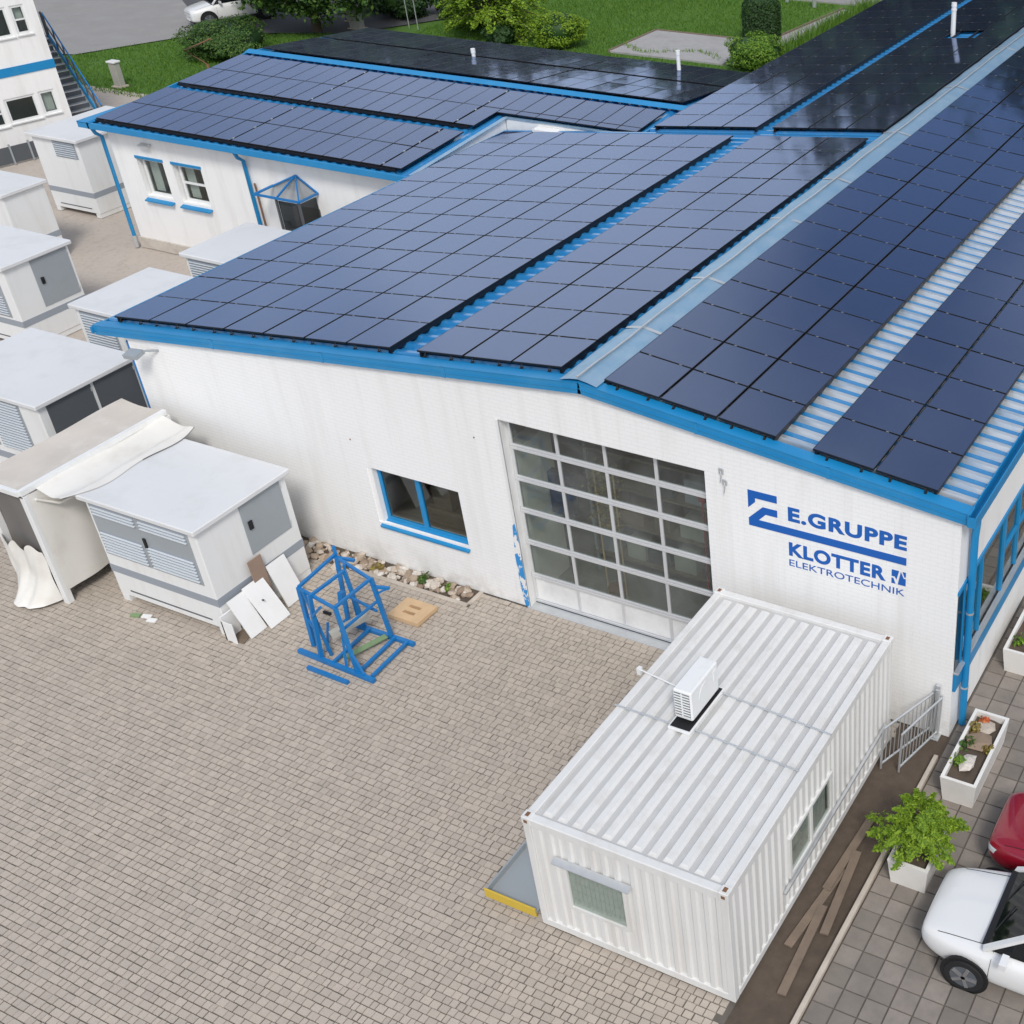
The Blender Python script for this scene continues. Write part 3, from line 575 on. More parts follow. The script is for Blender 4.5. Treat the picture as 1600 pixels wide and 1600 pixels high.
_rg = np.random.default_rng(4); P_ = np.stack([-7.62 + _rg.normal(0, .17, 420), .9 + _rg.normal(0, .08, 420), 1.9 + 1.5 * _rg.random(420)], 1); V, F = leaves(P_, .07, _rg); npmesh('leaves', V, F, 'dry_leaf', st_)
mb = MB(); mb.tube([(-7.62, .9, .012), (-7.62, .9, .4)], [.14, .2], 12); part(st_, 'pot', 'rust', mb)
mb = MB(); mb.box(-8.9, -8.35, .75, .95, 2.0, 3.0, c=.03); mb.box(-8.66, -8.6, .82, .88, .012, 2.0); single('hanging_coat', 'navy_cloth', mb, (-8.6, .85, .012), 'dark blue work coat on a post inside the gate', 'coat')
mb = MB(); mb.box(-5.45, -5.3, .8, .9, 3.15, 3.3, c=.02).box(-5.39, -5.36, .83, .87, .012, 3.15); single('red_marker', 'tail_red', mb, (-5.4, .85, .012), 'small red box on a post behind the right gate panes', 'box')
# downpipe at the east corner
dp = MB(); dp.tube([(.12, .42, 4.72), (.12, .42, 4.5), (.1, .42, 4.2), (.1, .42, .02)], .07, 12); pipe = part(hall, 'downpipe', 'blue_paint', dp)
for z in (.9, 2.6): mb = MB(); mb.tube([(.1, .42, z), (.1, .42, z + .04)], .076, 12); part(pipe, 'bracket', 'galvanised', mb)
dp = MB(); dp.tube([(XL - .08, .08, 4.1), (XL - .08, .08, .03)], .06, 10); part(hall, 'downpipe', 'blue_steel', dp)
# east ribbon window
rw = thing('ribbon_window', 'long blue framed window band along the east wall of the hall', 'window', (0, 8, 1.1))
mb = MB(); mb.box(.001, .06, .004, YB - .5, 1.1, 1.5, c=.008); part(rw, 'sill_panel', 'blue_paint', mb)
mb = MB(); mb.box(-.003, .1, .0, YB - .5, 1.502, 1.545, c=.006); part(rw, 'sill', 'galvanised', mb)
mb = MB(); mb.box(-.003, .03, .0, YB - .5, 3.24, 3.318); part(rw, 'head_frame', 'blue_paint', mb)
ys = [.33, 1.28, 2.6, 3.5, 4.6, 5.9, 7.1, 8.3, 9.5, 10.7]
for k, y in enumerate(ys):
    mb = MB(); wd = .05 if k in (1, 3) else .1; mb.box(-.07, .03, y - wd / 2, y + wd / 2, 1.547, 3.238, c=.005); part(rw, 'mullion', 'blue_paint', mb)
for k, (a_, b_) in enumerate(zip(ys[:-1], ys[1:])):
    mb = MB(); mb.box(-.03, -.02, a_ + .05, b_ - .05, 1.547, 3.238); part(rw, 'pane', 'clear_glass', mb)
    if k >= 2: mb = MB(); mb.box(-.06, .025, a_ + .052, b_ - .052, 2.42, 2.5, c=.004); part(rw, 'transom', 'blue_paint', mb)
mb = MB(); mb.box(.004, .014, .03, .3, 1.55, 3.3); part(rw, 'corner_pane', 'car_glass', mb)
# wall sign: painted emblem and lettering
sign = thing('wall_sign', 'blue painted company emblem with three lines of lettering on the white gable', 'sign', (-2.4, -.01, 3.6))
u0, z_t, k_ = -3.92, 4.345, 2.99 / 1382.0
def lp(px, py): return (u0 + (px - 78) * k_, z_t - (py - 104) * k_ * 1.05)
def flat(name, polys, parent=sign):
    mb = MB()
    for P_ in polys: mb.poly([(lp(*q)[0], -.006, lp(*q)[1]) for q in P_], (0, .004, 0))
    return part(parent, name, 'logo_blue', mb)
flat('emblem', [[(78, 104), (340, 104), (340, 170), (143, 170), (143, 205), (78, 270)]])
flat('emblem_bar', [[(78, 365), (210, 236), (340, 236), (340, 300), (235, 300), (170, 366), (1458, 366), (1458, 434), (78, 434)]])
flat('emblem_square', [[(1338, 500), (1400, 500), (1380, 585), (1365, 560), (1338, 560)], [(1338, 575), (1355, 580), (1372, 626), (1338, 626)], [(1415, 505), (1440, 560), (1458, 560), (1458, 626), (1392, 626)], [(1430, 500), (1458, 500), (1458, 545), (1446, 545)]])
def lettering(txt, px0, px1, py0, py1, bold):
    cu = bpy.data.curves.new('lettering', 'FONT'); cu.body = txt; cu.size = 1; cu.offset = bold; cu.extrude = .001
    if bold: cu.space_character = 1.12
    ob = bpy.data.objects.new('tmp', cu); COL.objects.link(ob); dg = bpy.context.evaluated_depsgraph_get(); me = bpy.data.meshes.new_from_object(ob.evaluated_get(dg)); bpy.data.objects.remove(ob)
    co = np.array([v_.co[:] for v_ in me.vertices]); a_, b_ = co.min(0), co.max(0); (X0, Z1), (X1, Z0) = lp(px0, py0), lp(px1, py1)
    nv = np.stack([X0 + (co[:, 0] - a_[0]) / (b_[0] - a_[0]) * (X1 - X0), -.006 + (co[:, 2] > 0) * -.0 + np.where(co[:, 2] > 0, 0, .004), Z0 + (co[:, 1] - a_[1]) / (b_[1] - a_[1]) * (Z1 - Z0)], 1)
    nv[:, 1] = np.where(co[:, 2] > 0, -.006, -.002); me.vertices.foreach_set('co', nv.astype(np.float32).ravel()); me.materials.clear(); me.materials.append(MATS['logo_blue']); me.update()
    o = link('lettering', me, sign); return o
lettering('E.GRUPPE', 437, 1458, 170, 302, .042); lettering('KLOTTER', 437, 1288, 498, 628, .042); lettering('ELEKTROTECHNIK', 437, 1452, 664, 726, .0)
# small fittings on the gable
fm = MB(); fm.tube([(-18.28, .0, 4.1), (-18.4, -.2, 4.16), (-18.45, -.3, 4.16)], .025, 8).obox((-18.55, -.4, 4.14), (.16, .03, 0), (-.02, .13, .02), (0, -.01, .05)); fl_ = single('floodlight', 'grey_metal', fm, (-18.28, 0, 4.1), 'small grey floodlight on a bracket under the left end of the gable verge', 'lamp')
for x, z in ((-4.42, 4.6), (-4.36, 4.38)):
    mb = MB(); mb.box(x - .05, x + .05, -.03, .0, z - .06, z + .06, c=.01); mb.tube([(x, -.03, z), (x + .03, -.07, z - .08), (x, -.06, z - .2)], .012, 6); part(hall, 'wall_hook', 'galvanised', mb)
for x, z in ((-9.88, 3.95), (-13.2, 3.1)): mb = MB(); mb.box(x - .015, x + .015, -.015, 0, z - .015, z + .015, c=.004); part(hall, 'anchor_plate', 'rust', mb)

# ---------------------------------------------------------------- office wing
wing = thing('office_wing', 'low white side building with blue eaves and four rows of solar panels', 'building', (-26, 17, 0))
WY0, WYR, WY1 = 10.4, 17.3, 23.2; WZ0, WZR = 4.32, 4.87; WX0, WX1 = -33.0, -15.0
sF = (WZR - WZ0) / (WYR - WY0)
def wz(y): return WZ0 + sF * (y - WY0) if y <= WYR else WZR - (WZR - 4.33) / (WY1 - WYR) * (y - WYR)
wm = MB()
OP = [(-31.9, -30.72, 1.95, 3.2), (-30.3, -29.05, 1.95, 3.2)]
xs = sorted([-32.9, XL] + [v_ for o_ in OP for v_ in o_[:2]]); wall_cells(wm, xs, lambda x: 4.2, 10.8, 11.1, OP)
wm.box(-32.9, -32.6, 11.1, 22.6, 0, 4.3).box(-32.9, XN, 22.6, 22.9, 0, 4.2); wallw = part(wing, 'wall', 'white_render', wm)
mb = MB(); mb.add([(-32.9, 11.1, 4.3), (-32.9, 22.6, 4.3), (-32.9, WYR, WZR - .1)], [(0, 1, 2)]); part(wing, 'gable_end', 'white_render', mb)
mb = MB(); mb.box(-32.96, XL, 10.74, 10.798, 0, .38, c=.01); part(wing, 'plinth', 'plinth', mb)
mb = MB(); mb.box(-32.7, XL, 13.4, 13.5, .0, 4.2); part(wing, 'inner_wall', 'inside_wall', mb)
# sheet: the front slope is cut out where the hall roof lies
def wsheet(mb, y0, y1, x0, x1, h0=-.13):
    p_ = []; x = x0
    while x < x1 - 1e-6:
        for dx, dz in ((0, 0), (.2, 0), (.235, .045), (.325, .045)):
            if x + dx <= x1: p_.append((x + dx, dz))
        x += .36
    p_.append((x1, 0)); vs = []
    for x, dz in p_: vs += [(x, y0, wz(y0) + h0 + dz + .07), (x, y1, wz(y1) + h0 + dz + .07)]
    mb.add(vs, [(2 * k, 2 * k + 2, 2 * k + 3, 2 * k + 1) for k in range(len(p_) - 1)])
rmw = MB(); wsheet(rmw, WY0, WYR, WX0, -20.1); wsheet(rmw, YM + .02, WYR, -20.1, WX1); wsheet(rmw, WYR, WY1, WX0, WX1)
roofw = part(wing, 'roof', 'blue_sheet', rmw)
mb = MB()
for y0, y1, x0, x1 in ((WY0 + .05, WYR, WX0 + .05, -20.1), (YM + .03, WYR, -20.1, WX1), (WYR, WY1 - .05, WX0 + .05, WX1)): mb.add([(x0, y0, wz(y0) - .07), (x1, y0, wz(y0) - .07), (x1, y1, wz(y1) - .07), (x0, y1, wz(y1) - .07)], [(0, 1, 2, 3)])
part(wing, 'roof_deck', 'white_render', mb)
# cheeks where the wing roof stands over the hall roof
mb = MB(); zc = lambda x: ZR - (XR - x) * math.tan(AL) - .2
mb.add([(-20.09, 10.42, wz(10.42) - .03), (-20.09, YM, wz(YM) + .0), (-20.09, YM, 4.25), (-20.09, 10.42, 4.25)], [(3, 2, 1, 0)])
mb.add([(-20.09, YM + .015, wz(YM) + .02), (-16.0, YM + .015, wz(YM) + .02), (-16.0, YM + .015, 4.6), (-20.09, YM + .015, 4.3)], [(0, 1, 2, 3), (3, 2, 1, 0)][1:])
part(wing, 'cheek', 'white_metal', mb)
mb = MB(); mb.box(-20.14, -20.04, 10.42, YM, wz(12.6) - .02, wz(12.6) + .0) if False else None
mb.poly([(-20.16, 10.42, wz(10.42) + .03), (-20.0, 10.42, wz(10.42) + .03), (-20.0, YM + .02, wz(YM) + .045), (-20.16, YM + .02, wz(YM) + .045)], (0, 0, .012)); mb.box(-20.16, -15.2, YM - .02, YM + .12, wz(YM) + .03, wz(YM) + .05); part(wing, 'flashing', 'ridge_metal', mb)
mb = MB(); mb.box(-33.5, -20.1, WY0 - .1, WY0 - .02, WZ0 - .17, WZ0 + .02, c=.008).box(-33.5, -20.1, WY0 - .02, WY0 + .03, WZ0 - .17, WZ0 - .15); part(wing, 'eaves_trim', 'blue_paint', mb)
mb = MB(); mb.poly([(-33.5, WY0 - .1, WZ0 + .0), (-32.9, WY0 - .1, WZ0 + .0), (-32.9, 12.4, wz(12.4) + .0), (-33.06, 12.4, wz(12.4) + .0)], (0, 0, .03)); part(wing, 'corner_flashing', 'blue_paint', mb)
mb = MB(); mb.box(WX0, WX1, WY1, WY1 + .08, 4.12, 4.36); part(wing, 'eaves_trim', 'blue_paint', mb)
for y0, y1 in ((WY0 - .1, WYR), (WYR, WY1 + .08)):
    mb = MB(); mb.poly([(WX0 - .05, y0, wz(y0) + .05), (WX0 - .05, y1, wz(y1) + .05), (WX0 - .05, y1, wz(y1) - .17), (WX0 - .05, y0, wz(y0) - .17)], (.07, 0, 0)); part(wing, 'verge_fascia', 'blue_paint', mb)
mb = MB()
for sg in (-1, 1): mb.add([(WX0 - .02, WYR, WZR + .13), (WX1, WYR, WZR + .13), (WX1, WYR + sg * .24, wz(WYR + sg * .24) + .075), (WX0 - .02, WYR + sg * .24, wz(WYR + sg * .24) + .075)], [(0, 1, 2, 3)] if sg < 0 else [(3, 2, 1, 0)])
mb.v = [tuple(p) for p in mb.v]; part(wing, 'ridge_cap', 'blue_paint', mb)
# panels
def wpanel(x0, x1, y0, y1, cache={}):
    w_, d_ = round(x1 - x0, 3), round(y1 - y0, 3)
    if (w_, d_) not in cache: cache[w_, d_] = panel_mesh(w_, d_)
    a_, b_ = Vector((x0, y0, wz(y0) + .125)), Vector((x0, y1, wz(y1) + .125)); yv = (b_ - a_).normalized(); xv = Vector((1, 0, 0)); n_ = xv.cross(yv)
    m_ = Matrix((xv, yv, n_)).transposed().to_4x4(); m_.translation = a_; m_ = m_ @ Matrix.Rotation(random.gauss(0, .0025), 4, 'X') @ Matrix.Rotation(random.gauss(0, .0025), 4, 'Y')
    o = bpy.data.objects.new('solar_panel', cache[w_, d_]); COL.objects.link(o); o.parent = roofw; o.matrix_basis = m_
g_ = .015; clw = MB()
for bx in (-32.86, -27.04, -21.22):
    for k in range(8):
        xa = bx + k * .7225
        for y0, y1 in ((10.55, 11.97), (11.99, 13.41), (13.9, 15.32), (15.34, 16.76)):
            if xa + .72 > WX1 + .05: continue
            if xa > -20.6 and y1 < YM: continue
            if xa > -20.6 and y0 < YM: y0 = YM + .14
            wpanel(xa + g_ / 2, xa + .7225 - g_ / 2, y0, y1)
        for y0, y1 in ((17.75, 19.1), (19.12, 20.4), (20.62, 21.9), (21.92, 23.1)):
            if xa + .72 < WX1 + .05: wpanel(xa + g_ / 2, xa + .7225 - g_ / 2, y0, y1)
for bx in (-27.08, -21.26):
    for y in (10.7, 11.6, 12.3, 13.2, 14.1, 15.0, 15.7, 16.6): clw.box(bx - .02, bx + .02, y - .03, y + .03, wz(y) + .1, wz(y) + .135)
for y in (10.53, 13.88): clw.bar((-32.86, y, wz(y) + .05), (-20.7, y, wz(y) + .05), .05, .07, mi=1)
part(roofw, 'panel_clamps', ['galvanised', 'panel_frame'], clw)
for x, y, h in ((-25.58, 20.45, .36), (-18.2, 22.2, .75)):
    mb = MB(); mb.tube([(x, y, wz(y)), (x, y, wz(y) + h)], .07, 10).tube([(x, y, wz(y) + h - .12), (x, y, wz(y) + h + .03)], .085, 10); part(roofw, 'vent_pipe', 'white_metal', mb)
# downpipes
for x in (-33.05, -26.9):
    mb = MB(); mb.tube([(x, 10.42, 4.15), (x, 10.5, 3.95), (x, 10.68, 3.8), (x, 10.68, .42)], .06, 10); o = part(wing, 'downpipe', 'blue_paint', mb)
    mb = MB(); mb.tube([(x, 10.68, .42), (x, 10.66, .02)], .075, 10); part(o, 'drain_boot', 'galvanised', mb)
mb = MB(); mb.tube([(-26.72, 10.72, 3.1), (-26.72, 10.72, .05)], .03, 8); part(wing, 'cable_pipe', 'rust', mb)
# windows of the wing
for k, (x0, x1, z0, z1) in enumerate(OP):
    o = thing('wing_window', ['white window without crossbar near the corner downpipe of the side building', 'white window with a crossbar, nearer the glass canopy, in the side building'][k], 'window', ((x0 + x1) / 2, 10.9, z0), 'windows of the side building')
    fb = MB(); yv = 10.95
    for bx in ((x0 + .06, x1, z1 - .1, z1), (x0 + .06, x1, z0, z0 + .1), (x0 + .06, x0 + .15, z0 + .1, z1 - .1), (x1 - .09, x1, z0 + .1, z1 - .1)): fb.box(bx[0], bx[1], yv, yv + .06, bx[2], bx[3])
    if k: fb.box(x0 + .15, x1 - .09, yv, yv + .05, 2.55, 2.62)
    part(o, 'frame', 'white_metal', fb); mb = MB(); mb.box(x0 + .15, x1 - .09, yv + .03, yv + .036, z0 + .1, z1 - .1); part(o, 'pane', 'clear_glass', mb)
    mb = MB(); mb.box(x0 + .17, x0 + .55, yv + .15, yv + .17, z0 + .1, z1 - .1); part(o, 'curtain', 'blind', mb)
    mb = MB(); mb.box(x0 - .03, x1 + .04, 10.77, 10.93, z1, z1 + .09, c=.006); part(o, 'lintel', 'blue_paint', mb)
    mb = MB(); mb.poly([(x0 - .03, 10.66, z0 - .12), (x0 - .03, 10.95, z0 - .02), (x0 - .03, 10.95, z0 - .06), (x0 - .03, 10.66, z0 - .16)], (x1 - x0 + .07, 0, 0)); part(o, 'sill', 'blue_paint', mb)
mb = MB(); mb.obox((-31.2, 10.7, 3.72), (.22, 0, 0), (0, .09, .02), (0, 0, .03)); single('eaves_lamp', 'galvanised', mb, (-31.2, 10.8, 3.72), 'flat grey wall lamp above the two side building windows', 'lamp')
# glass canopy over the entrance
can = thing('glass_canopy', 'glass hipped canopy with blue bars over the side building entrance', 'canopy', (-25, 10.4, 0))
AP = (-24.95, 10.76, 3.58); C4 = [(-26.0, 10.0, 3.1), (-25.12, 10.0, 3.1), (-24.22, 10.0, 3.1), (-24.22, 10.78, 3.12)]; CL = (-26.0, 10.78, 3.12)
for a_, b_ in zip([CL] + C4[:-1], C4):
    mb = MB(); mb.add([AP, a_, b_], [(0, 1, 2)]); part(can, 'pane', 'canopy_glass', mb); mb = MB(); mb.bar(a_, b_, .06); part(can, 'eaves_bar', 'blue_steel', mb)
for p in C4 + [CL]: mb = MB(); mb.bar(AP, p, .045); part(can, 'rafter', 'blue_steel', mb)
for p in ((-25.2, 10.05), (-24.3, 10.05)): mb = MB(); mb.bar((p[0], p[1], .02), (p[0], p[1], 3.08), .06); part(can, 'post', 'dark_metal', mb)
mb = MB(); mb.box(-25.15, -24.35, 10.07, 10.09, .3, 3.0); part(can, 'front_glass', 'dark_glass', mb)
mb = MB(); mb.box(-24.33, -24.3, 10.1, 10.75, .3, 3.0); part(can, 'side_glass', 'dark_glass', mb)
mb = MB(); mb.box(-25.2, -24.3, 10.735, 10.795, .1, 2.6, c=.01); part(can, 'door', 'dark_metal', mb)
# bent pole on the gable end of the wing
mb = MB(); mb.tube([(-34.6, 16.6, 2.0), (-34.7, 16.8, 4.42)], .05, 8).tube([(-34.7, 16.8, 4.42), (-35.7, 16.8, 4.8), (-34.2, 16.8, 5.35)], .03, 8); mb.tube([(-34.6, 16.6, 0), (-34.6, 16.6, 2.0)], .06, 8)
single('bent_pole', 'rust', mb, (-34.6, 16.6, 0), 'rusty bent pole rising beside the gable end of the side building', 'pole')

# ---------------------------------------------------------------- machine cabins in the yard
def louvre(mb, x0, x1, z0, z1, y, pitch=.078):
    mb.box(x0, x1, y - .006, y - .001, z0, z1, 1)
    z = z0 + .02
    while z < z1 - .01: mb.box(x0, x1, y - .044, y - .006, z, z + .01, 0); z += pitch
def cabin(label, x0, x1, y0, y1, h, front=(), right=(), band=(.74, .93), group='white machine cabins in the yard', rov=.1):
    o = thing('machine_cabin', label, 'cabin', ((x0 + x1) / 2, (y0 + y1) / 2, 0), group)
    mb = MB(); mb.box(x0, x1, y0, y1, .16, h - .12, c=.012); body = part(o, 'body', 'white_metal', mb)
    mb = MB(); mb.box(x0 - rov, x1 + rov, y0 - rov, y1 + rov, h - .12, h, c=.02); part(o, 'roof', 'cabin_roof', mb)
    mb = MB(); b0, b1 = band; e = .006; mb.box(x0 - e, x1 + e, y0 - e, y1 + e, b0, b1); part(o, 'band', 'grey_band', mb)
    for a_ in (x0 + .02, x1 - .22):
        mb = MB(); mb.box(a_, a_ + .2, y0 + .0, y1, .0, .158); part(o, 'skid', 'white_metal', mb)
    mb = MB(); mb.box(x0 + .35, x1 - .35, y0 - .008, y0 - .002, .3, .335); part(o, 'slot', 'dark_metal', mb)
    for f in front:
        mb = MB(); mb.box(f[0], f[1], y0 - .014, y0 - .001, f[2], f[3], c=.003); dr = part(o, 'door', 'grey_metal', mb)
        if f[4] == 'louvre':
            mb = MB(); hh = f[3] - f[2]; louvre(mb, f[0] + .06, f[1] - .06, f[2] + .06, f[2] + hh * .46, y0 - .015); louvre(mb, f[0] + .06, f[1] - .06, f[2] + hh * .78, f[3] - .03, y0 - .015); part(dr, 'louvre', ['louvre_light', 'grey_band'], mb)
        if f[4] == 'full': mb = MB(); louvre(mb, f[0] + .04, f[1] - .04, f[2] + .04, f[3] - .03, y0 - .015); part(dr, 'louvre', ['louvre_light', 'grey_band'], mb)
        if len(f) > 5: mb = MB(); hx = f[5]; hz = (f[2] + f[3]) / 2 + .02; mb.box(hx - .035, hx + .035, y0 - .05, y0 - .015, hz - .12, hz + .12, c=.006); part(dr, 'handle', 'black', mb)
    for f in right:
        mb = MB(); mb.box(x1 + .001, x1 + .014, f[0], f[1], f[2], f[3], c=.003); dr = part(o, 'door', f[4], mb)
        for hz in (f[2] + .15, f[3] - .15): mb = MB(); mb.tube([(x1 + .02, f[1] - .015, hz - .05), (x1 + .02, f[1] - .015, hz + .05)], .014, 6); part(dr, 'hinge', 'galvanised', mb)
        if len(f) > 5: mb = MB(); hz = (f[2] + f[3]) / 2 + .05; mb.box(x1 + .014, x1 + .045, f[5] - .05, f[5] + .05, hz - .1, hz + .1, c=.006); part(dr, 'handle', 'black', mb)
    return o
A = cabin('white machine cabin with grey louvred double doors beside the blue frame', -17.28, -14.25, -3.3, -.98, 2.66, front=[(-17.2, -15.88, 1.22, 2.5, 'louvre'), (-15.86, -14.47, 1.22, 2.5, 'louvre', -15.8)], right=[(-2.23, -1.15, 1.33, 2.53, 'grey_metal', -2.08)])
cabin('white machine cabin with two dark open bays behind the sheeted shelter', -25.0, -21.45, -1.15, 1.45, 2.64, front=[(-24.6, -23.4, 1.1, 2.45, 'louvre'), (-23.3, -22.12, 1.1, 2.45, 'full', -23.25)], right=[(-.95, .22, .9, 2.5, 'dark_metal'), (.3, 1.4, .9, 2.5, 'dark_metal')])
cabin('white machine cabin with louvred front poking out left of the roof corner', -25.45, -23.9, 3.02, 5.45, 2.6, front=[(-25.3, -24.1, .95, 2.45, 'full')])
cabin('white machine cabin with a grey door and black handle at the left edge', -32.6, -29.35, 3.85, 5.92, 2.62, front=[(-32.4, -31.0, 1.0, 2.4, 'louvre'), (-30.95, -29.7, 1.0, 2.4, 'louvre')], right=[(4.66, 5.84, 1.06, 2.46, 'grey_metal', 4.85)])
cabin('plain white machine cabin at the left edge below the office block', -37.0, -34.6, 7.75, 9.22, 2.62)
cabin('white machine cabin with a louvre high on its front by the side building corner', -38.75, -36.45, 12.05, 15.2, 2.86, front=[(-37.72, -36.6, 2.12, 2.72, 'full')], rov=.14)
cabin('white machine cabin between the glass canopy and the hall roof', -25.45, -22.6, 6.65, 9.0, 2.62, front=[(-25.35, -24.0, .9, 2.46, 'full')])

# sheeted shelter beside the first cabin
tent = thing('sheeted_shelter', 'white tarpaulin shelter with dirty beige roof left of the louvred cabin', 'shelter', (-18.8, -2.1, 0))
X0, X1, Y0, Y1, H = -19.5, -18.22, -3.88, -.42, 2.8
for x in (X0, X1):
    for y in (Y0, Y1): mb = MB(); mb.box(x - .08, x + .06, y - .05, y + .1, .0, H - .1, c=.008); part(tent, 'post', 'white_metal', mb)
mb = MB(); mb.grid(lambda u, v: (X0 - .04 + (X1 - X0 + .08) * u, Y0 - .05 + (Y1 - Y0 + .1) * v, H + .02 - .05 * math.sin(math.pi * u) + .015 * math.sin(9 * v + 5 * u)), 8, 18); mb.box(X0 - .04, X1 + .04, Y0 - .05, Y1 + .04, H - .14, H - .04); part(tent, 'roof_sheet', ['tarp_roof'], mb)
mb = MB(); mb.bar((X1 + .02, Y0 - .06, H - .01), (X1 + .02, Y1 + .04, H - .01), .1, .12); mb.bar((X0, Y0 - .06, H - .03), (X1, Y0 - .06, H - .03), .1, .1); part(tent, 'edge_beam', 'white_metal', mb)
mb = MB(); mb.grid(lambda u, v: (X1 + .06 + .012 * math.sin(23 * u + 3 * v) + .03 * math.sin(11 * u) * v + .05 * math.sin(3 * math.pi * u) * v * (1 - v), Y0 + .04 + (Y1 - Y0 - .12) * u, H - .1 - (H - .42) * v), 60, 16); part(tent, 'side_sheet', 'tarp', mb)
mb = MB(); mb.grid(lambda u, v: (X0 + .05 + (X1 - X0 - .1) * u, Y0 + .06 + .05 * math.sin(5 * u + 2 * v), 1.0 + (H - 1.15) * v), 10, 6); part(tent, 'shade_sheet', 'opening_shade', mb)  # dark sheet painted as the shade inside the front opening
mb = MB(); mb.box(X0 - .01, X0 + .01, Y0 + .06, Y1 - .05, .1, H - .15); part(tent, 'left_sheet', 'tarp', mb)
mb = MB(); mb.box(X0 + .05, X1 - .05, Y1 - .02, Y1, .1, H - .15); part(tent, 'rear_sheet', 'tarp', mb)
def ft(u, v):
    zz = 1.35 * (1 - v) + .05; bul = .1 + .42 * max(0, (v - .45) / .55) ** 1.8
    edge = 1.0 if v > .02 else 1.0
    return (X0 - .02 + (X1 - X0 - .08) * u, Y0 - .08 - bul * math.sin(math.pi * min(1, max(0, u))) ** .7 + .03 * math.sin(14 * u) + .012 * math.sin(31 * u + 9 * v), zz + (.1 * math.sin(17 * u) * (1 - v) ** 6) + (.03 if v > .97 else 0))
mb = MB(); mb.grid(ft, 44, 24); part(tent, 'front_sheet', 'tarp', mb)
# loose sheet blown over the cabin roof
def ls(u, v):
    y = Y0 + .25 + (3.15) * u; reach = .6 + .36 * math.sin(math.pi * (u * .85 + .1)) ** 1.5 + .12 * math.sin(9 * u) + .2 * u
    x = X1 + .05 + reach * v * 1.05 + .0; zt = H - .06; zr = 2.672
    z = zt + (zr - zt) * min(1, v * 1.6) + .025 * math.sin(7 * u + 6 * v) * (1 - v) - .05 * math.sin(math.pi * min(1, v * 1.1)) * (1 if x < -17.4 else 0)
    return (x, y, max(z, 2.668 if x > -17.42 else 0) + .004 * (1 + math.sin(13 * u)))
mb = MB(); mb.grid(ls, 60, 20); o = single('loose_tarpaulin', 'tarp', mb, (-17.8, -2, 2.7), 'loose white tarpaulin lying over the back of the louvred cabin roof', 'tarpaulin')
mb = MB(); mb.tube([Vector(ls(u, 1.0)) + Vector((.004, 0, .004)) for u in np.linspace(.55, 1, 12)], .008, 5); part(o, 'gap_shade_line', 'dark_metal', mb)  # dark strip drawn as the shade in the gap along the sheet edge
BASE[o.name] = Matrix.Translation(o.location)
mb = MB(); mb.tube([(X1 + .1, Y0 + .15, 2.55), (X1 + .2, Y0 + .5, 2.28), (X1 + .3, Y0 + .8, 2.3), (X1 + .8, Y0 + .75, 2.6)], .03, 7); part(tent, 'sheet_hem', 'tarp', mb)
# leaning sheets at the cabin
def leaning(label, yc, w_, h_, mat, x=-14.2, foot=.42, tilt=0., cat='board', z=0., name='leaning_board'):
    mb = MB(); a_ = Vector((x + foot + .02, yc, z)); top = Vector((x + .04, yc + tilt, z + h_)); d_ = (top - a_); mid = a_ + d_ / 2 + Vector((0, 0, .012)); yv = Vector((0, 1, 0)); n_ = d_.normalized().cross(yv).normalized()
    mb.obox(mid, yv * w_ / 2, d_ / 2, n_ * .012); return single(name, mat, mb, tuple(a_), label, cat, 'boards leaning on the louvred cabin')
leaning('white board with a dark dot leaning outermost on the cabin side', -2.52, .52, .85, 'board_white', foot=.55)
leaning('white board leaning nearest the cabin front corner', -2.98, .42, .8, 'board_white', foot=.42)
leaning('white curved board leaning nearest the wall', -1.85, .5, .95, 'board_white', foot=.34)
leaning('brown board propped upright behind the white boards', -2.3, .34, 1.3, 'board_brown', foot=.1)
mb = MB(); mb.tube([(-13.88, -2.6, .55), (-13.84, -2.6, .56)], .02, 8); part(bpy.data.objects['leaning_board'], 'dot', 'dark_metal', mb)
mb = MB(); mb.box(-14.2, -14.16, -3.42, -3.05, .0, .6, c=.004).box(-14.2, -13.9, -3.42, -3.4, 0, .5, c=.004); single('angle_sheet', 'board_white', mb, (-14.1, -3.2, 0), 'bent white metal sheet standing at the cabin front corner', 'sheet')
mb = MB(); mb.obox((-14.0, -3.2, .012), (.16, .05, 0), (-.04, .2, 0), (0, 0, .01)); single('wood_scrap', 'wood_old', mb, (-14, -3.2, 0), 'brown wood scrap on the paving by the bent sheet', 'scrap')
for k, (x, y) in enumerate(((-16.55, -3.62), (-16.3, -3.55), (-16.1, -3.6))):
    mb = MB(); mb.obox((x, y, .02), (.1, .03, 0), (-.02, .05, 0), (0, 0, .015)); single('litter_scrap', 'board_white' if k else 'green_board', mb, (x, y, 0), ['greenish scrap', 'small white scrap', 'third pale scrap'][k] + ' lying below the louvred doors', 'scrap', 'scraps below the louvred doors')

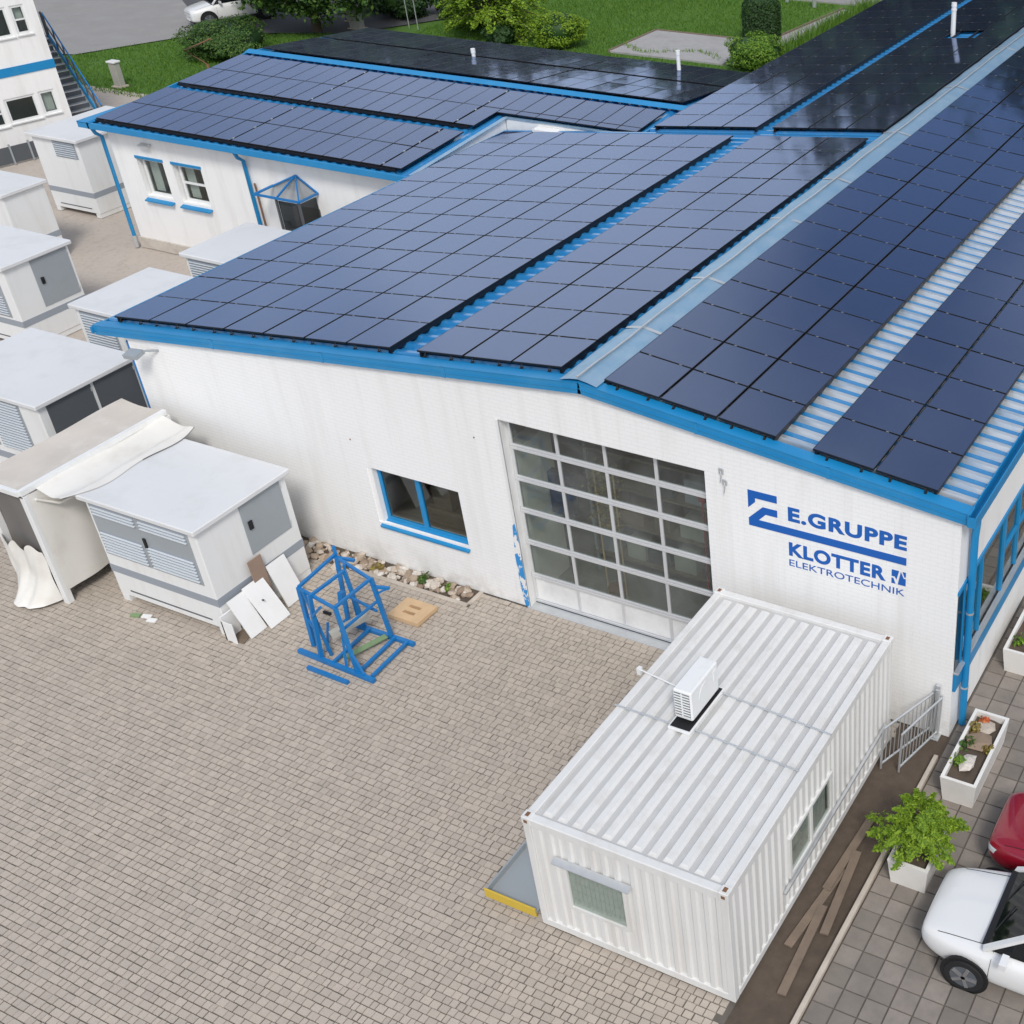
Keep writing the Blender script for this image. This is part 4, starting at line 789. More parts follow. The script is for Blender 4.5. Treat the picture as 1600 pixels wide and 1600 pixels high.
# ---------------------------------------------------------------- site container in front of the hall
cont = thing('site_container', 'white corrugated site container standing against the gable beside the gate', 'container', (-2.63, -3.5, 0))
cx0, cx1, cy0, cy1, ch = -4.33, -.93, -6.47, -.535, 2.43
def corr(p0, p1, z0, z1, out_, pitch=.2, depth=.03):
    a_, b_ = Vector((*p0, 0)), Vector((*p1, 0)); L = (b_ - a_).length; d_ = (b_ - a_) / L; o_ = Vector((*out_, 0)); prof = []; t_ = 0
    while t_ < L - 1e-6:
        for dt, dd in ((0, 0), (.07, 0), (.1, depth), (.17, depth)):
            if t_ + dt < L: prof.append((t_ + dt, dd))
        t_ += pitch
    prof.append((L, 0)); vs = []
    for t_, dd in prof: q = a_ + d_ * t_ + o_ * dd; vs += [(q.x, q.y, z0), (q.x, q.y, z1)]
    return vs, [(2 * k, 2 * k + 2, 2 * k + 3, 2 * k + 1) for k in range(len(prof) - 1)]
def corr_wall(name, p0, p1, out_, holes=()):
    mb = MB(); z0, z1 = .2, ch - .16
    L = math.dist(p0, p1); d_ = ((p1[0] - p0[0]) / L, (p1[1] - p0[1]) / L); cuts = [0.]
    for h in holes: cuts += [h[0], h[1]]
    cuts.append(L)
    for k in range(len(cuts) - 1):
        q0 = (p0[0] + d_[0] * cuts[k], p0[1] + d_[1] * cuts[k]); q1 = (p0[0] + d_[0] * cuts[k + 1], p0[1] + d_[1] * cuts[k + 1])
        hole = [h for h in holes if abs(h[0] - cuts[k]) < 1e-6]
        for za, zb in ([(z0, hole[0][2]), (hole[0][3], z1)] if hole else [(z0, z1)]):
            vs, fs = corr(q0, q1, za, zb, out_); mb.add(vs, fs)
    return part(cont, name, 'container_white', mb)
fy = cy0 + .04
corr_wall('front_wall', (cx0 + .1, fy), (cx1 - .1, fy), (0, -1), [(.52, 1.6, .75, 1.72)])
corr_wall('side_wall', (cx1 - .04, cy0 + .1), (cx1 - .04, cy1 - .1), (1, 0), [(1.75, 3.3, .75, 1.62)])
corr_wall('side_wall', (cx0 + .04, cy1 - .1), (cx0 + .04, cy0 + .1), (-1, 0)); corr_wall('rear_wall', (cx1 - .1, cy1 - .04), (cx0 + .1, cy1 - .04), (0, 1))
for x in (cx0, cx1 - .12):
    for y in (cy0, cy1 - .12): mb = MB(); mb.box(x, x + .12, y, y + .12, .14, ch - .12, c=.008); part(cont, 'corner_post', 'container_white', mb)
for a_ in ((cx0, cx1, cy0, cy0 + .14), (cx0, cx1, cy1 - .14, cy1), (cx0, cx0 + .14, cy0 + .14, cy1 - .14), (cx1 - .14, cx1, cy0 + .14, cy1 - .14)):
    mb = MB(); mb.box(a_[0] + .002, a_[1] - .002, a_[2] + .002, a_[3] - .002, ch - .16, ch, c=.012); part(cont, 'top_rail', 'container_white', mb)
    mb = MB(); mb.box(a_[0] + .002, a_[1] - .002, a_[2] + .002, a_[3] - .002, .05, .2, c=.01); part(cont, 'bottom_rail', 'container_white', mb)
for x in (cx0 - .01, cx1 - .15):
    for y in (cy0 - .01, cy1 - .15):
        mb = MB(); mb.box(x, x + .16, y, y + .16, ch - .13, ch + .02, c=.012); o = part(cont, 'corner_casting', 'container_white', mb)
        mb = MB(); mb.box(x + .05, x + .11, y + .04, y + .12, ch + .021, ch + .024).box(x + .05, x + .11, y - .003, y, ch - .09, ch - .03); part(o, 'lifting_hole', 'rust', mb)
mb = MB(); mb.box(cx0 + .13, cx1 - .13, cy0 + .13, cy1 - .13, ch - .1, ch - .06); part(cont, 'roof_plate', 'container_grey', mb)
nR = 12; pitch = (cx1 - cx0 - .36) / nR
for k in range(nR):
    xa = cx0 + .2 + k * pitch + .03; mb = MB(); ya, yb = cy0 + .2, cy1 - .2; w0, w1, hz = .16, .1, .05; xm = xa + w0 / 2
    mb.add([(xm - w0 / 2, ya, ch - .06), (xm + w0 / 2, ya, ch - .06), (xm + w1 / 2, ya + .04, ch - .06 + hz), (xm - w1 / 2, ya + .04, ch - .06 + hz), (xm - w0 / 2, yb, ch - .06), (xm + w0 / 2, yb, ch - .06), (xm + w1 / 2, yb - .04, ch - .06 + hz), (xm - w1 / 2, yb - .04, ch - .06 + hz)],
           [(0, 1, 2, 3), (7, 6, 5, 4), (3, 2, 6, 7), (1, 5, 6, 2), (4, 0, 3, 7)]); part(cont, 'roof_rib', 'container_white', mb)
for nm, bx, pn in (('window', (cx0 + .62, cx0 + 1.7, fy - .06, fy + .02, .75, 1.72), 'y'), ('window', (cx1 - .07, cx1 + .015, cy0 + 1.85, cy0 + 3.4, .75, 1.62), 'x')):
    fb = MB(); a0, a1, b0, b1, z0, z1 = bx; t_ = .06
    if pn == 'y':
        for q in ((a0, a1, z0, z0 + t_), (a0, a1, z1 - t_, z1), (a0, a0 + t_, z0 + t_, z1 - t_), (a1 - t_, a1, z0 + t_, z1 - t_)): fb.box(q[0], q[1], b0, b1, q[2], q[3])
    else:
        for q in ((b0, b1, z0, z0 + t_), (b0, b1, z1 - t_, z1), (b0, b0 + t_, z0 + t_, z1 - t_), (b1 - t_, b1, z0 + t_, z1 - t_), ((b0 + b1) / 2 - .03, (b0 + b1) / 2 + .03, z0 + t_, z1 - t_)): fb.box(a0, a1, q[0], q[1], q[2], q[3])
    o = part(cont, nm, 'container_white', fb); mb = MB(); bl = MB()
    if pn == 'y': mb.box(a0 + t_, a1 - t_, b0 + .03, b0 + .036, z0 + t_, z1 - t_); [bl.box(a0 + t_ + k * .08, a0 + t_ + k * .08 + .075, b0 + .08, b0 + .09 + .01 * (k % 2), z0 + t_, z1 - t_) for k in range(12)]
    else: mb.box(a1 - .036, a1 - .03, b0 + t_, b1 - t_, z0 + t_, z1 - t_); [bl.box(a1 - .1, a1 - .085 + .01 * (k % 2), b0 + t_ + k * .085, b0 + t_ + k * .085 + .08, z0 + t_, z1 - t_) for k in range(16)]
    part(o, 'pane', 'clear_glass', mb); part(o, 'curtain', 'blind', bl)
mb = MB(); mb.box(cx0 + .1, cx1 - .1, cy0 + .3, cy0 + .34, .25, ch - .2); mb.box(cx1 - .34, cx1 - .3, cy0 + .4, cy1 - .3, .25, ch - .2); part(cont, 'lining', 'inside_wall', mb)
mb = MB(); mb.obox((cx0 + 1.15, fy - .09, 1.79), (.66, 0, 0), (0, .06, .015), (0, -.004, .012)); part(cont, 'drip_cap', 'galvanised', mb)
mb = MB(); mb.box(cx1 + .0, cx1 + .05, cy0 + 1.6, cy1 - .3, .66, .7); part(cont, 'side_rail', 'galvanised', mb)
# air conditioner on the container
ac = thing('air_conditioner', 'white outdoor air conditioner unit on the container roof', 'air conditioner', (-3.12, -3.4, ch))
ax0, ax1, ay0, ay1, az0, az1 = -3.3, -2.97, -3.82, -2.96, ch + .09, ch + .68
mb = MB(); mb.box(ax0, ax1, ay0, ay1, az0, az1, c=.025); part(ac, 'housing', 'white_metal', mb)
mb = MB(); mb.box(ax0 + .03, ax1 - .03, ay0 - .006, ay0 - .001, az0 + .05, az1 - .05); gr = part(ac, 'side_grille', 'dark_metal', mb)
mb = MB(); [mb.box(ax0 + .03, ax1 - .03, ay0 - .016, ay0 - .007, az0 + .06 + k * .055, az0 + .085 + k * .055) for k in range(9)]; mb.box((ax0 + ax1) / 2 - .012, (ax0 + ax1) / 2 + .012, ay0 - .018, ay0 - .007, az0 + .05, az1 - .05); part(gr, 'fins', 'white_metal', mb)
mb = MB(); mb.tube([(ax1 + .001, (ay0 + ay1) / 2, (az0 + az1) / 2), (ax1 + .008, (ay0 + ay1) / 2, (az0 + az1) / 2)], .2, 24); mb.box(ax1, ax1 + .01, ay1 - .16, ay1 - .08, az1 - .3, az1 - .1); part(ac, 'fan_guard', 'white_metal', mb)
mb = MB(); mb.box(ax0 - .02, ax1 + .06, ay0 - .2, ay1 + .08, ch - .005, ch + .05, c=.006); part(ac, 'base_tray', 'white_metal', mb); mb = MB(); mb.box(ax0 + .01, ax1 + .03, ay0 - .17, ay1 + .05, ch + .051, ch + .058); part(ac, 'mat', 'black', mb)
for y in (ay0 + .15, ay1 - .15): mb = MB(); mb.box(ax0 + .02, ax1 - .02, y - .03, y + .03, ch + .058, az0 + .005); part(ac, 'foot', 'rubber', mb)
for k, (p0, p1) in enumerate((((cx0 - .12, -3.04), (-3.3, -3.2)), ((cx0 - .02, -3.93), (-3.32, -3.93)), ((-2.93, -2.98), (cx1 + .02, -3.12)), ((-2.9, -3.9), (cx1 - .1, -4.02)))):
    mb = MB(); mb.tube([(p0[0], p0[1], ch + .035), (p1[0], p1[1], ch + .035)], .014, 7)
    if k == 0: mb.box(p0[0] - .02, p0[0] + .05, p0[1] - .04, p0[1] + .04, ch - .06, ch + .07)
    single('roof_rod', 'galvanised' if k else 'white_metal', mb, ((p0[0] + p1[0]) / 2, (p0[1] + p1[1]) / 2, ch), ['short rod with an end block left behind the air conditioner', 'short rod left in front of the air conditioner', 'long rod right behind the air conditioner', 'long rod right in front of the air conditioner'][k], 'rod', 'rods across the container roof')

# ---------------------------------------------------------------- blue steel frame in the yard
fr_ = thing('tube_rack', 'blue welded tube frame standing on the paving before the window', 'frame', (-11.6, -2.6, 0))
def fb_(nm, p0, p1, w_=.07, mat='blue_steel'): mb = MB(); mb.bar(p0, p1, w_); return part(fr_, nm, mat, mb)
fb_('base_rail', (-12.58, -3.09, .05), (-10.58, -3.18, .05), .085); fb_('base_rail', (-12.4, -2.0, .05), (-10.6, -2.0, .05), .085)
for x in (-11.68, -11.02, -10.7): fb_('cross_tube', (x + .02, -3.12, .08), (x - .04, -2.0, .08), .06)
zt = 1.52
for x, y, xt, yt in ((-12.0, -3.08, -11.97, -2.97), (-11.05, -3.12, -11.28, -3.03), (-11.86, -2.0, -11.94, -2.06), (-11.17, -2.0, -11.28, -2.04), (-12.37, -2.88, -12.38, -2.83), (-12.33, -1.96, -12.42, -1.75)):
    o = fb_('upright', (x, y, .09), (xt, yt, zt), .075)
fb_('upright', (-11.35, -3.1, .03), (-11.28, -3.03, .9), .05); fb_('upright', (-11.9, -2.92, .03), (-12.2, -2.9, zt), .05); fb_('upright', (-11.97, -2.02, .1), (-12.1, -1.9, zt), .05)
for a_, b_ in (((-12.38, -2.83, zt), (-12.46, -1.72, zt + .03)), ((-11.97, -2.97, zt), (-11.94, -2.06, zt)), ((-11.28, -3.03, zt), (-11.28, -2.04, zt)), ((-12.38, -2.83, zt - .03), (-11.28, -3.03, zt - .03)), ((-12.42, -1.75, zt - .03), (-11.28, -2.04, zt - .03))): fb_('top_tube', a_, b_, .055)
fb_('stub', (-12.46, -1.72, zt), (-12.5, -1.7, zt + .2), .06); fb_('stub', (-12.44, -1.74, zt - .05), (-12.05, -1.66, zt - .05), .06); fb_('stub', (-11.28, -2.04, zt - .2), (-10.95, -1.95, zt - .2), .055); fb_('stub', (-11.28, -2.04, zt - .4), (-10.98, -1.96, zt - .2), .035)
for a_, b_ in (((-12.36, -2.85, .75), (-12.0, -3.05, .78)), ((-11.28, -3.06, .95), (-11.28, -2.05, .95)), ((-11.94, -2.1, .9), (-11.28, -2.1, .75)), ((-12.0, -3.03, 1.05), (-11.65, -3.05, 1.42)), ((-12.4, -2.4, .3), (-12.0, -2.9, .1)), ((-11.1, -3.1, .5), (-10.85, -3.15, .09))): fb_('brace', a_, b_, .045)
fb_('hinge', (-11.7, -2.5, 1.1), (-11.7, -2.45, 1.35), .11); fb_('clasp', (-11.98, -2.75, .98), (-11.8, -2.75, .98), .05, 'black')
mb = MB(); mb.bar((-12.06, -3.4, .04), (-11.02, -3.42, .04), .07); single('loose_bar', 'blue_steel', mb, (-11.5, -3.4, 0), 'loose blue steel bar lying in front of the tube frame', 'bar')
mb = MB(); mb.bar((-11.85, -2.85, .5), (-11.5, -2.15, .62), .12, .14); part(fr_, 'grey_plank', 'grey_plank', mb)
mb = MB(); mb.bar((-11.5, -2.95, .14), (-11.2, -2.1, .14), .14, .02); single('green_plank', 'green_board', mb, (-11.35, -2.5, .13), 'thin green board lying across the base of the blue frame', 'board')
# wooden lid
mb = MB(); x0, x1, y0, y1, z0, z1 = -11.68, -10.9, -1.52, -.9, .03, .12
def lid(mb, xs_, ys_, holes):
    for i in range(len(xs_) - 1):
        for j in range(len(ys_) - 1):
            if (i, j) not in holes: mb.box(xs_[i], xs_[i + 1], ys_[j], ys_[j + 1], z0, z1)
lid(mb, [x0, -11.45, -11.15, x1], [y0, -1.34, -1.26, -1.15, -1.07, y1], {(1, 1), (1, 3)})
for y in (y0 + .06, y1 - .06): mb.box(x0 + .03, x1 - .03, y - .04, y + .04, 0, z0)
single('wooden_lid', 'wood_new', mb, (-11.3, -1.2, 0), 'pale wooden lid with two slots lying on the paving by the rubble', 'lid')

# ---------------------------------------------------------------- rubble strip along the gable
bed = struct('rubble_bed', 'soil', sheet(-15.6, -10.45, -.5, .0, -.006))
mb = MB(); mb.box(-13.4, -10.45, -.56, -.46, -.01, .035, c=.01).box(-10.5, -10.4, -.46, -.02, -.01, .035, c=.01); part(bed, 'kerb', 'stone', mb)
variants = []
for k in range(7):
    n_ = 0; mb = MB(); phi = (1 + 5 ** .5) / 2; ico = [(-1, phi, 0), (1, phi, 0), (-1, -phi, 0), (1, -phi, 0), (0, -1, phi), (0, 1, phi), (0, -1, -phi), (0, 1, -phi), (phi, 0, -1), (phi, 0, 1), (-phi, 0, -1), (-phi, 0, 1)]
    fs = [(0, 11, 5), (0, 5, 1), (0, 1, 7), (0, 7, 10), (0, 10, 11), (1, 5, 9), (5, 11, 4), (11, 10, 2), (10, 7, 6), (7, 1, 8), (3, 9, 4), (3, 4, 2), (3, 2, 6), (3, 6, 8), (3, 8, 9), (4, 9, 5), (2, 4, 11), (6, 2, 10), (8, 6, 7), (9, 8, 1)]
    rr_ = random.Random(k); sc = (rr_.uniform(.7, 1.2), rr_.uniform(.6, 1), rr_.uniform(.45, .75))
    mb.add([tuple(c_ * s_ * rr_.uniform(.72, 1.2) / 1.9 for c_, s_ in zip(p, sc)) for p in ico], fs); o = mb.build('stone', 'rubble'); variants.append(o.data); bpy.data.objects.remove(o)
rs = random.Random(5)
for k in range(230):
    x = rs.uniform(-15.5, -10.6); y = rs.uniform(-.44, -.05) if x > -13.4 else rs.uniform(-.62, -.05); s_ = rs.choice([.05, .06, .08, .1, .13])
    o = bpy.data.objects.new('stone', rs.choice(variants)); COL.objects.link(o); o.parent = bed; o.location = (x, y, s_ * .25); o.scale = (s_,) * 3; o.rotation_euler = (rs.uniform(-.4, .4), rs.uniform(-.4, .4), rs.uniform(0, 6.3))
def tuft(name, label, c, r, n, mat, size=.05, seed=1, group=None, extra=None, zscale=1.):
    rng = np.random.default_rng(seed); P, o_ = blob_points((0, 0, r * zscale * .9), (r, r, r * zscale), n, rng, 8, .5); V, F = leaves(P, size, rng, outward=o_)
    o = npmesh(name, V, F, mat); o.location = c; o['label'] = label; o['category'] = 'plant'
    if group: o['group'] = group
    BASE[o.name] = Matrix.Translation(Vector(c)); return o
tuft('weed', 'green weed tuft growing in the rubble below the window', (-11.75, -.3, 0), .16, 130, 'leaf_green', .05, 2); tuft('weed', 'yellowish weed in the rubble behind the blue frame', (-13.0, -.3, 0), .14, 90, 'dry_leaf', .05, 3); tuft('weed', 'small weed at the right end of the rubble strip', (-11.15, -.25, 0), .09, 60, 'leaf_bright', .04, 4)

# ---------------------------------------------------------------- east side: planters, railing, cars
def trough(label, x0, x1, y0, y1, h, group='white planter troughs'):
    o = thing('planter', label, 'planter', ((x0 + x1) / 2, (y0 + y1) / 2, 0), group); t_ = .06; tp = .05
    mb = MB(); ro = [(x0, y0), (x1, y0), (x1, y1), (x0, y1)]; rb_ = [(x0 + tp, y0 + tp), (x1 - tp, y0 + tp), (x1 - tp, y1 - tp), (x0 + tp, y1 - tp)]; ri = [(x0 + t_, y0 + t_), (x1 - t_, y0 + t_), (x1 - t_, y1 - t_), (x0 + t_, y1 - t_)]
    mb.add([(*p, 0.) for p in rb_] + [(*p, h) for p in ro] + [(*p, h) for p in ri] + [(*p, h - .16) for p in ri], [(k, (k + 1) % 4, 4 + (k + 1) % 4, 4 + k) for k in range(4)] + [(4 + k, 4 + (k + 1) % 4, 8 + (k + 1) % 4, 8 + k) for k in range(4)] + [(8 + k, 8 + (k + 1) % 4, 12 + (k + 1) % 4, 12 + k) for k in range(4)] + [(3, 2, 1, 0)])
    part(o, 'trough', 'planter_white', mb); mb = MB(); mb.grid(lambda u, v: (x0 + t_ + (x1 - x0 - 2 * t_) * u, y0 + t_ + (y1 - y0 - 2 * t_) * v, h - .12 + .03 * math.sin(9 * u + 3 * v) * math.sin(7 * v)), 8, 12); part(o, 'earth', 'soil', mb); return o
trough('white planter trough with weeds at the right edge of the picture', .3, .95, 2.1, 3.9, .56); trough('white planter trough with stones beside the hall corner downpipe', .36, 1.0, -1.5, .34, .56); trough('white planter trough holding a lime green shrub beside the container', .22, .9, -3.5, -2.55, .56)
for k, (x, y, mat, r) in enumerate(((.5, 2.5, 'leaf_bright', .14), (.7, 3.3, 'leaf_green', .16), (.55, 3.6, 'leaf_bright', .14), (.5, -.55, 'leaf_green', .15), (.52, -.1, 'dry_leaf', .13), (.6, .15, 'flower_red', .1), (.5, -1.0, 'leaf_bright', .15), (.88, -.5, 'dry_leaf', .1))):
    tuft('planter_weed', ['low green weed at the near end of the edge planter', 'green weed in the middle of the edge planter', 'bright weed at the far end of the edge planter', 'green weed along the wall side of the stone planter', 'yellow dry weed in the stone planter', 'reddish plant at the far end of the stone planter', 'bright weed at the near end of the stone planter', 'yellow straw plant along the outer side of the stone planter'][k], (x, y, .42), r, 90, mat, .05, 20 + k, 'weeds in the planters')
for k, (x, y, s_) in enumerate(((.68, -.35, .24), (.66, -.95, .22), (.68, .02, .17))):
    mb = MB(); o = bpy.data.objects.new('planter_stone', variants[k]); COL.objects.link(o); o.location = (x, y, .5); o.scale = (s_, s_ * 1.2, s_ * .6); o['label'] = ['large', 'second', 'small'][k] + ' pale stone lying in the planter by the downpipe'; o['category'] = 'stone'; o['group'] = 'stones in the planter'
# lime shrub in its trough: drooping feathery sprays on stems
def spray_shrub(name, label, base, h, r, nb, mat, seed, lsize=.05, per=70, droop=.5, stem_mat='bark', start=.25, cat='shrub'):
    rng = np.random.default_rng(seed); e = thing(name, label, cat, base); tm = MB(); pts = []; out_ = []
    tm.tube([base, (base[0], base[1], base[2] + h * .8)], [.05 * h, .015 * h], 7)
    for k in range(nb):
        th = rng.uniform(0, 6.283); u = start + (1 - start) * (k + rng.random()) / nb; L = r * (1.15 - .75 * u) * rng.uniform(.7, 1.15); z0 = base[2] + h * u * .8; d_ = np.array([math.cos(th), math.sin(th), 0]); prev = None; line = []
        for q in np.linspace(0, 1, 7): line.append(np.array([base[0], base[1], z0]) + d_ * L * q + np.array([0, 0, h * .28 * q - droop * L * q * q]))
        tm.tube([tuple(p) for p in line], [.012 * h * (1 - q * .8) for q in np.linspace(0, 1, 7)], 5)
        for j in range(per):
            q = rng.uniform(.2, 1.0) ** .7; i = min(5, int(q * 6)); p = line[i] + (line[i + 1] - line[i]) * (q * 6 - i); w_ = .26 * L * (1.15 - q); pts.append(p + rng.normal(size=3) * np.array([w_, w_, w_ * .5]) * .6); out_.append(d_ * .6 + np.array([0, 0, .7]))
    V, F = leaves(np.array(pts), lsize, rng, up=.5, aspect=2.2, outward=np.array(out_)); o = npmesh('foliage', V, F, mat, e); part(e, 'stems', stem_mat, tm); return e
spray_shrub('shrub', 'lime green feathery shrub growing in the planter beside the container', (.55, -3.0, .42), 1.05, .86, 60, 'leaf_lime', 8, .034, 200, .3)
# galvanised barrier panels leaning at the corner
for k, (xa, ya, za, xb, yb, zb) in enumerate(((-.82, -.75, .95, -.36, .0 - .05, 1.05), (-.5, -.7, .9, -.2, -.06, 1.15))):
    o = thing('barrier_panel', ['galvanised barrier panel leaning outermost at the hall corner', 'galvanised barrier panel standing behind the leaning one'][k], 'barrier', ((xa + xb) / 2, (ya + yb) / 2, 0), 'barrier panels at the hall corner')
    A_, B_ = Vector((xa, ya - .5, .03)), Vector((xb, yb, .03)); up_ = Vector((.04, .02, za)); tp = up_
    for nm, p0, p1 in (('top_rail', A_ + tp, B_ + tp), ('bottom_rail', A_ + tp * .12, B_ + tp * .12), ('end_post', A_, A_ + tp), ('end_post', B_, B_ + tp * 1.06)): mb = MB(); mb.tube([p0, p1], .022, 8); part(o, nm, 'galvanised', mb)
    for q in np.linspace(.08, .92, 11): mb = MB(); p0 = A_.lerp(B_, q); mb.tube([p0 + tp * .12, p0 + tp], .009, 6); part(o, 'bar', 'galvanised', mb)
mb = MB(); mb.box(-.26, -.18, -.12, -.04, 0, 1.25, c=.006).box(-.3, -.14, -.2, -.0, .0, .03, c=.004); mb.box(-.25, -.19, -.14, -.12, 1.1, 1.16); single('steel_post', 'galvanised', mb, (-.22, -.08, 0), 'galvanised square post standing against the wall by the barriers', 'post')
for k, (x, y, a_) in enumerate(((-.6, -4.4, .1), (-.45, -5.2, -.06), (-.55, -3.2, .05), (-.35, -4.0, -.1))):
    mb = MB(); d_ = Vector((math.sin(a_), math.cos(a_), 0)); mb.obox((x, y, .02 + .012 * k), d_ * .85, Vector((d_.y, -d_.x, 0)) * .07, Vector((0, 0, .015))); single('old_plank', 'wood_old', mb, (x, y, 0), ['dark old plank nearest the container wall', 'dark old plank at the near end of the dirt strip', 'dark old plank at the far end of the dirt strip', 'dark old plank against the kerb'][k], 'plank', 'planks on the dirt strip')
mb = MB(); mb.box(-.06, .02, -16, -.6, -.01, .1, c=.01); struct('kerb', 'stone', mb)
# steel tray with a yellow edge at the container
tr = thing('steel_tray', 'low grey steel tray with a yellow edge beside the container', 'tray', (-5, -5.9, 0))
mb = MB(); mb.box(-5.45, -4.5, -6.4, -5.35, .06, .1).box(-5.45, -5.42, -6.4, -5.35, .1, .22).box(-5.42, -4.5, -5.38, -5.35, .1, .22); part(tr, 'pan', 'grey_metal', mb); mb = MB(); mb.box(-5.46, -4.48, -6.43, -6.4, .05, .23, c=.004); part(tr, 'edge', 'yellow', mb)
mb = MB(); mb.box(-5.4, -4.6, -6.3, -6.2, 0, .058).box(-5.4, -4.6, -5.6, -5.5, 0, .058); part(tr, 'runner', 'wood_old', mb)

def car(name, label, loc, yaw, paint_, L=4.3, Wd=1.78, Ht=1.5, hood=1.05, group=None, suv=False):
    e = thing(name, label, 'car', (0, 0, 0), group); hw = Wd / 2; cl_ = .2 if not suv else .26; belt = .93 * Ht / 1.5 if not suv else 1.16
    st = [(0, .42, .62, .62), (.06, .3, .7, .72), (.28, cl_ + .02, .76, .84), (.8, cl_, .83, .95), (1.25, cl_, belt * .99, 1.), (2.2, cl_, belt, 1.), (3.2, cl_, belt * 1.02, 1.), (L - .5, cl_ + .03, belt * 1.03, .97), (L - .1, .36, belt * .98, .88), (L, .45, belt * .85, .8)]
    if suv: st = [(x_, a_, z_ * 1.28 if i_ < 4 else z_, w_) for i_, (x_, a_, z_, w_) in enumerate(st)]
    mb = MB(); ring = []
    for x_, zb, zt_, wf in st:
        w_ = hw * wf; ring.append([(x_, s_ * w_ * q, zb + (zt_ - zb) * z_) for s_, q, z_ in ((-1, .86, 0), (-1, .97, .16), (-1, 1., .45), (-1, .985, .75), (-1, .9, .97), (-1, .55, 1.03), (0, 0, 1.05), (1, .55, 1.03), (1, .9, .97), (1, .985, .75), (1, 1., .45), (1, .97, .16), (1, .86, 0))])
    n_ = 13; vs = [p for r_ in ring for p in r_]; fs = [(i * n_ + k, i * n_ + (k + 1) % n_, (i + 1) * n_ + (k + 1) % n_, (i + 1) * n_ + k) for i in range(len(ring) - 1) for k in range(n_)]
    fs += [tuple(range(n_))[::-1], tuple(range((len(ring) - 1) * n_, len(ring) * n_))]; mb.add(vs, fs, 0, True); body = part(e, 'body', paint_, mb)
    sub = body.modifiers.new('smooth', 'SUBSURF'); sub.levels = 2; sub.render_levels = 2
    c0, c1, r0, r1 = hood, L - .28, hood + .78, L - .95
    if suv: r1 = L - .55
    def gl(x_, z_, w_): return [(x_, -w_, z_), (x_, w_, z_)]
    B0, B1 = belt * .985, belt; zr = Ht; wb_, wr_ = hw * .86, hw * .68
    P = [(c0, -wb_, B0), (c0, wb_, B0), (r0, -wr_, zr - .04), (r0, wr_, zr - .04), ((r0 + r1) / 2, -wr_, zr), ((r0 + r1) / 2, wr_, zr), (r1, -wr_, zr - .05), (r1, wr_, zr - .05), (c1, -wb_ * .95, B1), (c1, wb_ * .95, B1)]
    g = MB(); g.used(P, [(1, 0, 2, 3)]); part(e, 'windscreen', 'car_glass', g); g = MB(); g.used(P, [(8, 9, 7, 6)]); part(e, 'rear_window', 'car_glass', g)
    for s_ in (0, 1): g = MB(); f_ = [(0 + s_, 8 + s_, 6 + s_, 4 + s_, 2 + s_)]; g.used(P, f_ if s_ == 0 else [f_[0][::-1]]); part(e, 'side_window', 'car_glass', g)
    g = MB(); U = lambda p, dz=.012: (p[0], p[1], p[2] + dz); g.add([U(P[k]) for k in (2, 3, 5, 4, 7, 6)], [(0, 1, 2, 3), (3, 2, 4, 5)], 0, True)
    for a_, b_ in ((0, 2), (1, 3), (8, 6), (9, 7)): g.bar(P[a_], P[b_], .09, .06)
    for a_, b_ in ((2, 4), (4, 6), (3, 5), (5, 7)): g.bar(P[a_], P[b_], .07, .06)
    for s_ in (0, 1): xm = (c0 + c1) / 2 + .1; sg = -1 if s_ == 0 else 1; g.bar((xm, sg * wb_, B0), (xm, sg * wr_, zr - .02), .08, .05)
    part(e, 'roof', paint_, g); wr = .32 if not suv else .41
    for x_ in (.82, L - .8):
        for s_ in (-1, 1):
            mb = MB(); mb.tube([(x_, s_ * (hw - .02), wr), (x_, s_ * (hw + .008), wr)], wr * 1.16, 24); part(e, 'wheel_arch', 'black', mb)
            mb = MB(); mb.tube([(x_, s_ * (hw - .18), wr), (x_, s_ * (hw - .02), wr), (x_, s_ * (hw + .03), wr)], [wr, wr, wr * .93], 24); wh = part(e, 'wheel', 'rubber', mb)
            mb = MB(); mb.tube([(x_, s_ * (hw + .025), wr), (x_, s_ * (hw + .034), wr)], wr * .66, 20, mi=1)
            for k in range(5): a_ = k * 1.2566; mb.bar((x_, s_ * (hw + .04), wr), (x_ + math.cos(a_) * wr * .64, s_ * (hw + .04), wr + math.sin(a_) * wr * .64), .02, .055)
            part(wh, 'rim', ['rim', 'dark_metal'], mb)
    from mathutils.bvhtree import BVHTree
    dg = bpy.context.evaluated_depsgraph_get(); dg.update(); ev = body.evaluated_get(dg); me_ = ev.to_mesh(); bv = BVHTree.FromPolygons([v_.co[:] for v_ in me_.vertices], [p_.vertices[:] for p_ in me_.polygons]); ev.to_mesh_clear()
    def hit(o_, d_, off=.004):
        r_ = bv.ray_cast(Vector(o_), Vector(d_)); return (r_[0] + r_[1].normalized() * (off if r_[1].dot(Vector(d_)) < 0 else -off)) if r_[0] else None
    def seam(name, pts, r_=.006, mat='black'):
        q = [p for p in pts if p is not None]
        if len(q) > 1: mb = MB(); mb.tube(q, r_, 5); part(e, name, mat, mb)
    def patch(name, fn, mat, nu=6, nv=4):
        g_ = [[hit(*fn(u / nu, v / nv), .006) for u in range(nu + 1)] for v in range(nv + 1)]
        if any(p is None for r_ in g_ for p in r_): return
        mb = MB(); mb.add([p for r_ in g_ for p in r_], [(a * (nu + 1) + b2, a * (nu + 1) + b2 + 1, (a + 1) * (nu + 1) + b2 + 1, (a + 1) * (nu + 1) + b2) for a in range(nv) for b2 in range(nu)], 0, True); part(e, name, mat, mb)
